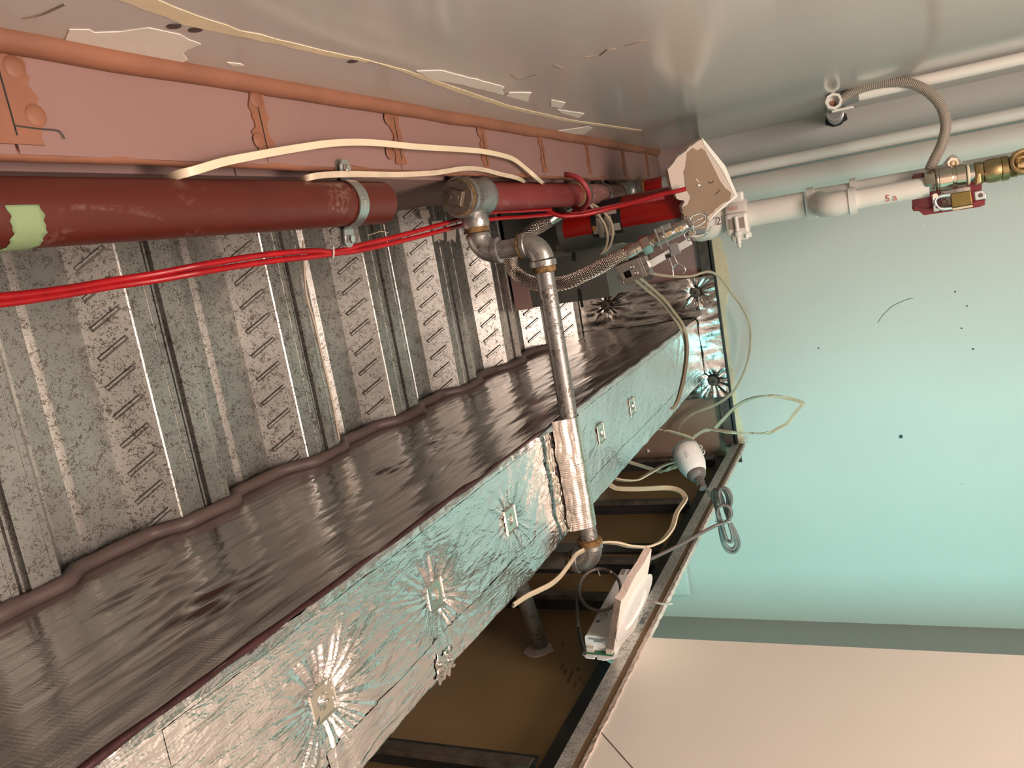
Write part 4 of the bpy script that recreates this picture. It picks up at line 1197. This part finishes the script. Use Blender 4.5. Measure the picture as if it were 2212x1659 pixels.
vl('end_hex', -.115, [(0,.0235),(.002,.0245),(.022,.0245),(.023,.022)], M_nickel, sq=6)
vl('body_ring', -.138, [(0,.0255),(.003,.028),(.006,.0265),(.008,.0285),(.022,.028),(.034,.0275),(.036,.023),(.043,.023),(.044,.026),(.062,.027),(.064,.023)], M_nickel, seg=40)
vl('thread_tape', -.203, [(0,.023),(.002,.024),(.006,.023)], mat('ptfe_tape', (.75,.68,.5), .7), seg=24)
vl('clear_ring', -.209, [(0,.021),(.010,.021)], M_steel, seg=30)
vl('brass_hex', -.220, [(0,.0245),(.002,.026),(.016,.026),(.018,.0235)], M_brass, sq=6)
vl('brass_body', -.238, [(0,.0235),(.010,.028),(.026,.028),(.034,.0265),(.036,.0285),(.048,.0285),(.050,.026)], M_brass, seg=40)
pp = [(0,.025)]
for i in range(4): pp += [(.002+i*.004,.0245),(.004+i*.004,.0225)]
vl('brass_thread', -.288, pp+[(.024,.022)], M_brass, seg=32)
vl('brass_neck', -.308, [(0,.020),(.001,.0225),(.026,.0225),(.028,.021),(.12,.021)], M_brass, seg=32)
lathe('brass_port', V(2208,348,XV-.012), (-1,0,0), [(-.02,.027),(.016,.027),(.018,.0275),(.026,.0275),(.027,.0255),(.027,.020),(.022,.018),(.010,.012)], M_brass, bv, 40)
bm = bmesh.new()
prism(bm, [V(2107,372), V(2118,372), V(2120,395), V(2104,402)], (-.012,0,0)); fin(bm, 'drain_boss', M_brass, bv, bevel=.004)
pa = [V(x,y,XV-.035) for x,y in ((2104,414),(2122,410),(2131,418),(2130,430),(2106,434))]
bm = bmesh.new(); prism(bm, pa, (.014,0,0)); fin(bm, 'bracket_lug', M_zinc, bv, bevel=.002)
lathe('lug_hole', V(2118,422,XV-.0352), (-1,0,0), [(0,.005),(.0006,.005)], M_stud2, bv, 16)
pa = [V(x,y,XV-.030) for x,y in ((2106,434),(2130,430),(2128,436),(2118,444),(2100,444),(2100,440))]
bm = bmesh.new(); prism(bm, pa, (.012,0,0)); fin(bm, 'lug_skirt', M_redbr, bv, bevel=.002)
# instruction label on the plate
la, lb_, lc = V(2034,420,XV+.0245), V(2097,410,XV+.0245), V(2034,448,XV+.0245)
bm = bmesh.new(); obox(bm, V(2033,413,XV+.0250), V(2096,403,XV+.0250)-V(2033,413,XV+.0250), V(2034,448,XV+.0250)-V(2033,413,XV+.0250), (-.0008,0,0))
lbl = fin(bm, 'plate_label', mat('label_pale', (.72,.60,.52), .5), bv)
text('label_text', 'OTII', .014, V(2040,420,XV+.0238), (0,-.98,-.1), (0,-.1,1), M_txt, lbl, .0001, 'CENTER')
for i in range(4):
    text('label_text', 'IIII III', .006, V(2048+i*6,415-i,XV+.0238), (0,-.98,-.1), (0,-.1,1), M_txt, lbl, .0001, 'CENTER')
text('label_text', 'P', .007, V(2040,437,XV+.0238), (0,-.98,-.1), (0,-.1,1), M_txtr, lbl, .0001, 'CENTER')
cc_ = V(2040,437,XV+.0238)
sweep('label_ring', [cc_+Vector((0,math.cos(a),math.sin(a)))*.006 for a in [i*2*PI/20 for i in range(20)]], circ(.0007,5), M_txtr, lbl, closed=True, n=1)
# padlock
pk = thing('padlock', 'brass padlock with steel shackle hanging on the red valve plate', 'padlock')
k0, k1, k2 = V(2053,419,XV-.040), V(2097,411,XV-.040), V(2057,449,XV-.040)
bm = bmesh.new(); obox(bm, k0, k1-k0, k2-k0, (.020,0,0)); fin(bm, 'lock_body', mat('dull_brass', (.19,.14,.05), .35, 1.0, var=.15, vscale=20), pk, bevel=.0015)
bm = bmesh.new(); obox(bm, V(2057,449.5,XV-.040), (k1-k0), V(2057,455,XV-.040)-V(2057,449.5,XV-.040), (.020,0,0)); fin(bm, 'lock_edge', mat('pale_brass', (.62,.55,.38), .35, .8), pk, bevel=.001)
sweep('shackle', [V(x,y,XV-.030) for x,y in ((2058,420),(2040,422),(2026,426),(2020,434),(2024,445),(2035,451),(2058,449))], circ(.0042,12), M_chrome, pk, n=6)
bm = bmesh.new(); obox(bm, V(2012,420,XV-.032), V(2022,418,XV-.032)-V(2012,420,XV-.032), V(2015,442,XV-.032)-V(2012,420,XV-.032), (.016,0,0)); fin(bm, 'hasp', M_chrome, pk, bevel=.003)
bm = bmesh.new(); obox(bm, V(2015,443,XV-.030), V(2028,441,XV-.030)-V(2015,443,XV-.030), V(2016,458,XV-.030)-V(2015,443,XV-.030), (.006,0,0)); fin(bm, 'hasp_plate', M_zinc, pk, bevel=.002)
lathe('hasp_nut', V(2020,423,XV-.036), (-1,0,0), [(0,.006),(.006,.006)], M_nickel, pk, sq=6)

# ---- cables
def cable(name, label, pts, w_, t_, m, up=(0,0,1), group=None, prof=None, n=8, cat='cable'):
    o = sweep(name, pts, prof or flat(w_, t_), m, None, up=up, n=n)
    return tag(o, label, cat, group)
def pz(L, z): return [U(x,y,'Z',z) for x,y in L]
def px_(L): return [U(x,y,'X',d) for x,y,d in L]
cable('flat_cable', 'cream flat cable arching over the pink bulkhead above the clamp', [U(330,402,'Z',.685), U(375,381,'Z',.640)]+pz(((420,368),(480,350),(560,334),(640,320),(720,309),(800,308),(900,317),(980,322),(1040,327),(1085,336)), .622)+pz(((1112,346),(1140,368),(1163,388)), .628)+[U(1182,404,'Z',.70)], .0095, .0040, M_cable, up=(0,.9,.15))
cable('flat_cable', 'grimy flat cable between the clamp and the plugged tee', [U(625,400,'Z',.680)]+pz(((665,384),(700,378),(760,376),(860,377),(940,373),(1000,364),(1040,366),(1080,376),(1120,386)), .634)+[U(1145,402,'Z',.70)], .0085, .0038, M_cable2, up=(0,.9,.15))
# red twisted pair of cables
def redc(dy, ph):
    L = [(-12,651,.500),(60,643,.54),(150,629,.60),(240,612,.66),(330,598,.71),(430,580,.76),(520,566,.83),(600,556,.89),(680,549,.97),(722,546,1.02),(780,534,1.09),(860,515,1.20),(960,489,1.34),(1050,468,1.50),(1130,463,1.68),(1190,459,1.82)]
    out = []
    for i, (x, y, d) in enumerate(L):
        s_ = dy*(1 if i < 8 else .9) * (math.cos(i*.9+ph)*.25+1) * (0.35 if i == 9 else 1)
        out.append(U(x, y+s_, 'X', d))
    return out
rc_g = 'pair of twisted red cables'
cable('red_cable', 'upper of the two red cables strung below the steel deck', redc(-7,0), 0, 0, M_red, up=None, group=rc_g, prof=circ(.0042, 12))
cable('red_cable', 'lower of the two red cables strung below the steel deck', redc(7,2), 0, 0, M_red, up=None, group=rc_g, prof=circ(.0042, 12))
tag(sweep('cable_tie', [U(718+math.cos(a)*3, 545+math.sin(a)*13, 'X', 1.015-.006*math.cos(a)) for a in [i*2*PI/16 for i in range(16)]], circ(.0012,6), M_white, closed=True, n=1), 'small white cable tie around the twisted red cables', 'cable tie')
# red loop around the sprinkler pipe
lp = [R(1.80, Y2+.036, Z2-.012)]
for i in range(22):
    a = .5 - 2*PI*i/20*1.03
    lp.append(R(1.865+.085*math.sin(a*.5+.6)+ i*.001, Y2 + math.cos(a)*.0405, Z2 + math.sin(a)*.0405))
M_red2 = mat('dusty_red_cable', (0.33, 0.04, 0.05), .5, var=.15, vscale=30)
loop = [U(1238,447,'X',1.93), U(1255,452,'X',1.90), U(1268,440,'X',1.86), U(1272,420,'X',1.82), U(1262,398,'X',1.80), U(1245,383,'X',1.80), U(1222,377,'X',1.82), U(1200,379,'X',1.90), U(1186,388,'X',1.97), U(1180,415,'X',2.02), U(1183,445,'X',2.0), U(1200,458,'X',1.95), U(1228,463,'X',1.90)]
cable('red_cable', 'thick dusty red cable looped around the sprinkler pipe coupling', loop+[U(1270,458,'X',1.92),U(1320,447,'X',1.94),U(1370,437,'X',1.955),U(1410,430,'X',1.96),U(1434,425,'X',1.96)], 0, 0, M_red2, up=None, prof=circ(.0062, 12), n=6)
cable('red_cable', 'red cable running along the pipe into the gypsum fragment', [U(x,y,'X',d) for x,y,d in ((1178,452,1.86),(1210,466,1.87),(1260,464,1.90),(1320,450,1.935),(1380,434,1.95),(1420,422,1.955),(1462,413,1.96),(1482,408,1.965))], 0, 0, M_red, up=None, prof=circ(.0055, 12), n=6)
# thin white pair dropping beside the vertical pipe
for k, L in enumerate((((1262,430),(1285,455),(1305,483),(1312,510),(1309,532),(1300,547)), ((1275,438),(1300,455),(1320,480),(1323,510),(1315,535),(1297,549)))):
    cable('thin_cable', ('left' if k == 0 else 'right')+' of the two thin cream cables drooping over the labelled pipe', [U(x,y,'X',2.02+.004*k) for x,y in L], 0, 0, M_cable2, up=None, prof=circ(.0036,10), group='thin cream cable pair')
# cables along the end wall
cable('flat_cable', 'pale cable curving from the void down over the end wall', px_(((1395,588,2.50),(1440,596,2.54),(1490,597,2.6),(1530,587,2.64),(1555,600,2.66),(1578,630,2.68),(1605,668,2.69),(1620,708,2.70),(1619,760,2.70),(1605,808,2.71),(1580,850,2.72),(1545,875,2.73),(1500,893,2.74),(1475,912,2.74),(1464,930,2.75))), 0, 0, M_cable2, up=None, prof=flat(.0085,.0050))
cable('flat_cable', 'cream cable with a folded kink looping out in front of the end wall', [U(1404,925,'Z',.588)]+px_(((1425,928,2.42),(1440,930,2.45),(1470,938,2.45),(1488,944,2.45),(1496,946,2.45),(1503,941,2.45),(1518,932,2.44),(1538,928,2.43),(1580,934,2.4),(1630,936,2.38),(1662,935,2.36),(1680,926,2.36),(1700,915,2.36),(1715,895,2.36),(1732,876,2.36),(1733,870,2.36),(1700,860,2.38),(1655,855,2.4),(1620,862,2.44),(1590,878,2.48),(1565,903,2.52),(1545,925,2.54))), 0, 0, M_cable, up=(.3,0,.95), prof=flat(.0105,.0045))
cable('flat_cable', 'brownish cable hanging from the bracket box and draped along the foil beam', px_(((1370,602,1.875),(1400,628,2.02),(1425,648,2.08),(1445,672,2.13),(1468,705,2.17),(1480,740,2.17),(1480,780,2.13),(1472,830,2.04),(1460,872,1.97),(1448,884,1.96))), 0, 0, M_cable3, up=None, prof=flat(.0085,.004), group='pair of draped cables')
cable('flat_cable', 'second brownish cable hanging beside the first from the bracket box', px_(((1382,600,1.875),(1410,624,2.02),(1436,648,2.08),(1456,674,2.13),(1476,703,2.17),(1485,740,2.16),(1484,780,2.12),(1476,826,2.04),(1464,868,1.97),(1452,884,1.96))), 0, 0, M_cable3, up=None, prof=flat(.0075,.004), group='pair of draped cables')
cable('flat_cable', 'cream cable snaking over the brown board to behind the pipe elbow', px_(((1318,1048,1.75),(1335,1055,1.75),(1380,1056,1.75),(1440,1054,1.75),(1468,1060,1.74),(1480,1074,1.72),(1477,1085,1.7),(1462,1108,1.67),(1452,1140,1.63),(1432,1166,1.59),(1410,1178,1.55),(1392,1182,1.52),(1360,1180,1.47),(1335,1174,1.44),(1308,1172,1.42),(1285,1175,1.40))), 0, 0, M_cable, up=(0,.2,.95), prof=flat(.0115,.005))
cable('flat_cable', 'broad cream cable sagging from the pipe elbow to under the foil beam', px_(((1262,1188,1.33),(1245,1198,1.32),(1228,1222,1.31),(1210,1245,1.28),(1190,1262,1.25),(1165,1275,1.22),(1138,1288,1.19),(1108,1308,1.16))), 0, 0, M_cable, up=(.5,.5,.2), prof=flat(.0135,.005))
cable('flat_cable', 'upper cream cable running from under the beam to the white socket', px_(((1358,998,1.98),(1385,1006,1.98),(1410,1014,1.97),(1430,1018,1.96),(1448,1012,1.95),(1463,1004,1.95))), 0, 0, M_cable, up=(.2,.2,.9), prof=flat(.010,.0045))
cable('flat_cable', 'lower cream cable curving from under the beam to the white socket', px_(((1328,1034,1.9),(1350,1038,1.91),(1375,1037,1.92),(1400,1024,1.93),(1430,1007,1.94),(1462,997,1.945))), 0, 0, M_cable, up=(.2,.2,.9), prof=flat(.0105,.0045))

# ---- white socket and grey plug
so_ = thing('cable_socket', 'white round cable socket with clear gland clips over the galvanised angle', 'socket')
s0 = U(1480,972,'X',1.93); s1 = U(1512,1040,'X',1.86); ds = (s1-s0).normalized(); Ls = (s1-s0).length
k_ = Ls/.070
lathe('socket_body', s0, ds, [(0,.023*k_),(.002,.0245*k_),(.014*k_,.0245*k_),(.034*k_,.0235*k_),(.047*k_,.0195*k_),(.052*k_,.017*k_)], M_white, so_, 40, ang=50)
lathe('clear_cap', s0-ds*.009, ds, [(0,.019*k_),(.003,.0235*k_),(.009,.024*k_)], M_clear, so_, 40)
sup = (Vector((0,0,H))-s0).normalized(); sup = (sup-ds*sup.dot(ds)).normalized(); ssd = ds.cross(sup)
bm = bmesh.new(); obox(bm, s0+ds*.016*k_+sup*.0235*k_-ssd*.0035, ds*.017*k_, ssd*.007, sup*.0014); fin(bm, 'finger_tab', M_white, so_)
for L in (((1500,978),(1506,966),(1512,962),(1517,967),(1508,980)), ((1508,985),(1520,972),(1522,978),(1513,990)), ((1462,996),(1449,993)), ((1466,1010),(1457,1013))):
    sweep('clear_clip', [U(x,y,'X',1.92) for x,y in L], circ(.0016,6), M_chrome, so_, n=4)
pg = thing('grey_plug', 'grey moulded plug pushed into the white cable socket', 'plug')
g0 = s0+ds*.050*k_
lathe('plug_body', g0, ds, [(-.006*k_,.0165*k_),(.004*k_,.0165*k_),(.010*k_,.0140*k_),(.014*k_,.009*k_)], M_plugg, pg, 32, ang=50)
pr_ = [(0,.009*k_)]
for i in range(5): pr_ += [(.003*k_*(i)+.001,.0088*k_-.0006*i),(.003*k_*i+.002,.0070*k_-.0006*i)]
pr_ += [(.017*k_,.0068*k_),(.022*k_,.0066*k_),(.023*k_,.004*k_)]
lathe('strain_relief', g0+ds*.013*k_, ds, pr_, M_plugg, pg, 20)
g1_ = g0+ds*.036*k_
# grey cord bundle
def cord(name, L, label, r=.0038, x=1.86, group=None, closed=False):
    P = [U(a,b,'X',(c if c else x)) for a,b,c in L]
    return tag(sweep(name, P, circ(r, 12), M_grey_cord, closed=closed, n=8), label, 'cord', group) if label else sweep(name, P, circ(r, 12), M_grey_cord, n=8, closed=closed)
cb = thing('grey_mains_lead', 'coiled grey mains cord tied in a bundle below the plug', 'cord')
def addc(L, nm='cord_loop', m=M_grey_cord, r=.0040, n=8):
    return sweep(nm, [U(a,b,'X',c) for a,b,c in L], circ(r, 12), m, cb, n=n)
addc(((1516,1045,1.85),(1528,1060,1.85),(1540,1075,1.85),(1548,1095,1.85),(1552,1118,1.85),(1556,1150,1.85),(1562,1175,1.85),(1572,1190,1.85),(1585,1193,1.85),(1594,1185,1.845),(1596,1170,1.84),(1588,1148,1.835),(1574,1122,1.835),(1566,1100,1.83),(1560,1075,1.83),(1550,1058,1.83),(1541,1060,1.83),(1540,1075,1.83),(1548,1100,1.83)))
addc(((1548,1100,1.83),(1553,1130,1.83),(1560,1160,1.83),(1570,1180,1.83),(1582,1186,1.83),(1590,1176,1.83),(1586,1155,1.825),(1576,1130,1.82),(1570,1105,1.82),(1572,1080,1.82),(1566,1062,1.82),(1556,1056,1.82),(1547,1064,1.82),(1548,1090,1.82),(1554,1112,1.82)))
addc(((1554,1112,1.82),(1562,1140,1.82),(1570,1165,1.815),(1580,1170,1.81),(1582,1155,1.81),(1575,1128,1.81),(1576,1100,1.81),(1580,1078,1.81),(1574,1060,1.81),(1562,1054,1.81),(1553,1062,1.81),(1556,1088,1.81)))
addc(((1556,1126,1.80),(1549,1110,1.795),(1552,1096,1.79),(1562,1091,1.79),(1574,1095,1.79),(1580,1108,1.79),(1576,1120,1.79),(1566,1128,1.79),(1545,1136,1.78),(1510,1154,1.74),(1470,1176,1.69),(1430,1196,1.64),(1404,1208,1.61)))
sweep('cable_tie', [U(1562+math.cos(a)*17, 1126+math.sin(a)*3, 'X', 1.815-.022*math.sin(a)) for a in [i*2*PI/18 for i in range(18)]], circ(.0012,6), M_white, cb, closed=True, n=1)
sweep('cable_tie', [U(x,y,'X',1.80) for x,y in ((1545,1127),(1541,1120),(1540,1112))], circ(.0006,5), M_white, cb)

# ---- plasterboard cut-out with recessed downlight
pt = thing('plasterboard_cutout', 'white plasterboard offcut lying tilted on the galvanised angle', 'plasterboard')
O_ = U(1369,1312,'Y',.705)
vv = Vector((0,1,.49)).normalized(); ww = Vector((1,0,-.16)); ww = (ww-vv*ww.dot(vv)).normalized()
nn_ = ww.cross(vv).normalized()
if nn_.dot(Vector((0,0,H))-O_) < 0: nn_ = -nn_
def PP(px, py, h=0): return UP(px, py, O_, nn_)+nn_*h
fc = [(1407,1186),(1404,1210),(1399,1239),(1393,1274),(1386,1310),(1376,1345),(1360,1390),(1340,1420),(1321,1434),(1327,1390),(1334,1345),(1341,1299),(1349,1289),(1369,1249),(1389,1219)]
bm = bmesh.new()
jp = []
for i, p in enumerate(fc):
    a, b = Vector(p).to_3d(), Vector(fc[(i+1)%len(fc)]).to_3d()
    for k in range(3):
        c = a.lerp(b, k/3); jp.append((c.x+.7*nz(c.x*.3,c.y*.3), c.y+.7*nz(c.y*.3,c.x*.3)))
prism(bm, [PP(x,y,0) for x,y in jp], -nn_*.0125); fin(bm, 'board', M_gyp, pt)
bm = bmesh.new(); prism(bm, [PP(x,y,.0006) for x,y in fc], -nn_*.0008); fin(bm, 'paper_face', M_gyp2, pt)
dl = thing('downlight', 'round white recessed downlight set in the plasterboard offcut', 'lamp')
M_glow = mat('diffuser', (0.9, 0.88, 0.86), .25)
Rr = .0715
lathe('trim_ring', O_+nn_*.0005, nn_, [(-.02,.060),(0,.060),(.0002,Rr),(.0016,Rr),(.0040,Rr-.010),(.0042,Rr-.026),(.001,Rr-.029)], M_white, dl, 64, up=ww, ang=25)
lathe('reflector', O_+nn_*.0008, nn_, [(.0032,Rr-.027),(-.002,Rr-.034),(-.006,.020),(-.006,.0)], M_glow, dl, 48, cap=False)
for k in (1,-1): lathe('rim_mark', O_+nn_*.004+ww*.02*k, nn_, [(0,.0015),(.0006,.0015)], M_zinc, dl, 8)
# ---- driver
dr = thing('led_driver', 'white perforated driver box with a green circuit board, behind the offcut', 'driver')
D0 = U(1263,1371,'Y',.748); D1 = U(1309,1388,'Y',.752); DL = U(1341,1228,'Y',.744)
dx = (DL-D0).normalized(); dz = (D1-D0); Wd = dz.length*1.12; dz = (dz-dx*dz.dot(dx)).normalized(); dy = dx.cross(dz).normalized()
if dy.y < 0: dy = -dy
LL = (DL-D0).length
bm = bmesh.new()
c0 = D0; Hh = .034
sec = [(0.003,0),(Wd-.003,0),(Wd,.004),(Wd,Hh),(0,Hh),(0,.004)]
prism(bm, [c0+dz*a+dy*b for a, b in sec], dx*LL); cs = fin(bm, 'case', M_white, dr, bevel=.0012)
# sloped end with vents
bm = bmesh.new()
prism(bm, [c0+dz*a+dy*b for a, b in sec], -dx*.0005); 
fin(bm, 'end_cover', M_white, dr)
for i in range(13):
    L_ = .0035 if i < 4 or i > 10 else .008
    bm = bmesh.new(); obox(bm, c0-dx*.0008+dz*(.008+i*.0026)+dy*.005, dz*.0011, dy*L_, -dx*.0005); fin(bm, 'vent_slot', M_stud2, cs)
bm = bmesh.new(); obox(bm, c0-dx*.012+dz*.002+dy*(Hh-.003), dz*(Wd-.004), dx*.012, dy*.002); fin(bm, 'circuit_board', M_pcb, dr)
for a_, w5_ in ((.004,.014),(Wd-.016,.013)):
    bm = bmesh.new(); obox(bm, c0-dx*.010+dz*a_+dy*(Hh-.012), dz*w5_, dx*.009, dy*.010); fin(bm, 'terminal_block', mat('terminal_cream', (.62,.54,.46), .5), dr, bevel=.0006)
fl = [(-.004,-.004),(-.004,-.014),(.006,-.024),(Wd*.40,-.024),(Wd*.40,-.016),(Wd*.40+.005,-.016),(Wd*.40+.005,-.024),(Wd*.72,-.026),(Wd+.002,-.014),(Wd+.002,-.004)]
bm = bmesh.new(); prism(bm, [c0+dz*a+dx*b+dy*Hh for a, b in fl], dy*.002); fin(bm, 'mounting_flange', M_white, dr)
bm = bmesh.new(); obox(bm, c0-dz*.003+dy*Hh-dx*.006, dz*(Wd+.006), dx*(LL+.01), dy*.002); fin(bm, 'base_plate', M_white, dr)
for i in range(26):
    for j in range(2):
        if i % 2 == 0:
            bm = bmesh.new()
            obox(bm, c0+dx*(LL-.030+.0022*(i//2))+dz*(.006+.014*j)-dy*.0004, dx*.0008, dz*.008, dy*.0003); fin(bm, 'vent_slot', M_stud2, cs)
tx0 = c0-dy*.0008
tey = dz if (-dx).cross(dz).dot(-dy) > 0 else -dz
lathe('printed_logo', tx0+dx*.081+dz*(Wd*.74), -dy, [(0,.0032),(.0002,.0032)], M_txt, cs, 16)
text('printed_text', 'Constant Current', .0062, tx0+dx*.075+dz*(Wd*.74), -dx, tey, M_txt, cs, .0001)
for i, s_ in enumerate(('IP20 SELV  Ta 45', 'sec 30-42V  900mA', 'pri 220-240V 50Hz', 'Tc 80  lamda 0.95')):
    text('printed_text', s_, .0038, tx0+dx*(.105)+dz*(.006+.0055*i), -dx, tey, M_txt, cs, .0001)
tri_ = [tx0+dx*.058+dz*.010, tx0+dx*.050+dz*.010, tx0+dx*.054+dz*.017]
bm = bmesh.new(); prism(bm, tri_, -dy*.0002); fin(bm, 'warning_symbol', M_txt, cs)
# wires
sweep('red_wire', [c0-dx*.006+dz*(Wd-.010)+dy*.012, c0-dx*.012+dz*(Wd)+dy*.002, c0+dx*.004+dz*(Wd+.008)+dy*.0], circ(.0011,8), M_txtr, dr)
dc = thing('driver_lead', 'round coil of grey driver lead with black sleeve, left of the offcut', 'cord')
ring = []
for i in range(46):
    a = -2.6 + 2*PI*i/20
    k = 1 + .02*nz(i*.5)
    ring.append(U(1296+math.cos(a)*(44+i*.06)*k, 1274+math.sin(a)*(45)*k, 'Y', .735-.0010*i*.3))
sweep('lead_coil', ring, circ(.0034, 12), M_grey_cord, dc, n=4)
sweep('lead_tail', [U(x,y,'Y',.735) for x,y in ((1258,1250),(1249,1278),(1247,1310),(1249,1355))], circ(.0034,12), M_grey_cord, dc, n=6)
sweep('black_sleeve', [U(x,y,'Y',.737) for x,y in ((1249,1354),(1254,1380),(1259,1398),(1263,1411))], circ(.0040,12), M_blackp, dc, n=6)
for a, b in ((1292,1232),):
    sweep('cable_tie', [U(a+dx_, b+dy_, 'Y', .728+z_) for dx_, dy_, z_ in ((-2,-4,.004),(0,2,-.004),(4,12,.0),(2,6,.012))], circ(.0012,6), M_white, dc, closed=True, n=2)

# ---- small white clips in the void behind the socket
mc = thing('white_bracket', 'small white plastic bracket in the dark gap above the white socket', 'bracket')
bm = bmesh.new(); prism(bm, [U(x,y,'Y',.80) for x,y in ((1398,955),(1424,935),(1427,950),(1412,968),(1398,972),(1386,968))], (0,.01,0)); fin(bm, 'plate', M_white, mc, bevel=.001)
bm = bmesh.new(); prism(bm, [U(x,y,'Y',.80) for x,y in ((1453,948),(1466,946),(1471,968),(1458,970))], (0,.01,0)); fin(bm, 'stem', M_white, mc, bevel=.001)
for x in (1404, 1409): 
    bm = bmesh.new(); a = U(x,961,'Y',.7995); obox(bm, a, (.004,0,0), (0,-.001,0), (0,0,-.006)); fin(bm, 'slot', M_black, mc)

# ---- beige cord lying along the deck, pale paint on the deck, wire scraps
cable('thin_cable', 'thin beige cord hanging down along the steel deck ribs', [U(x,y,'Z',.985) for x,y in ((655,520),(657,575),(662,637),(680,702),(698,782),(718,869),(733,950))], 0, 0, M_cable2, up=None, prof=circ(.0022, 8))
for L in (((933,478),(956,476),(959,520),(948,516),(938,524)), ((963,478),(986,476),(984,524),(976,516),(966,522)), ((905,455),(925,452),(930,470),(912,474))):
    bm = bmesh.new(); prism(bm, [U(x,y,'Z',ZD-.0004) for x,y in L], (0,0,.0003)); fin(bm, 'paint_patch', mat('pale_paint', (.45,.38,.32), .7), dk)
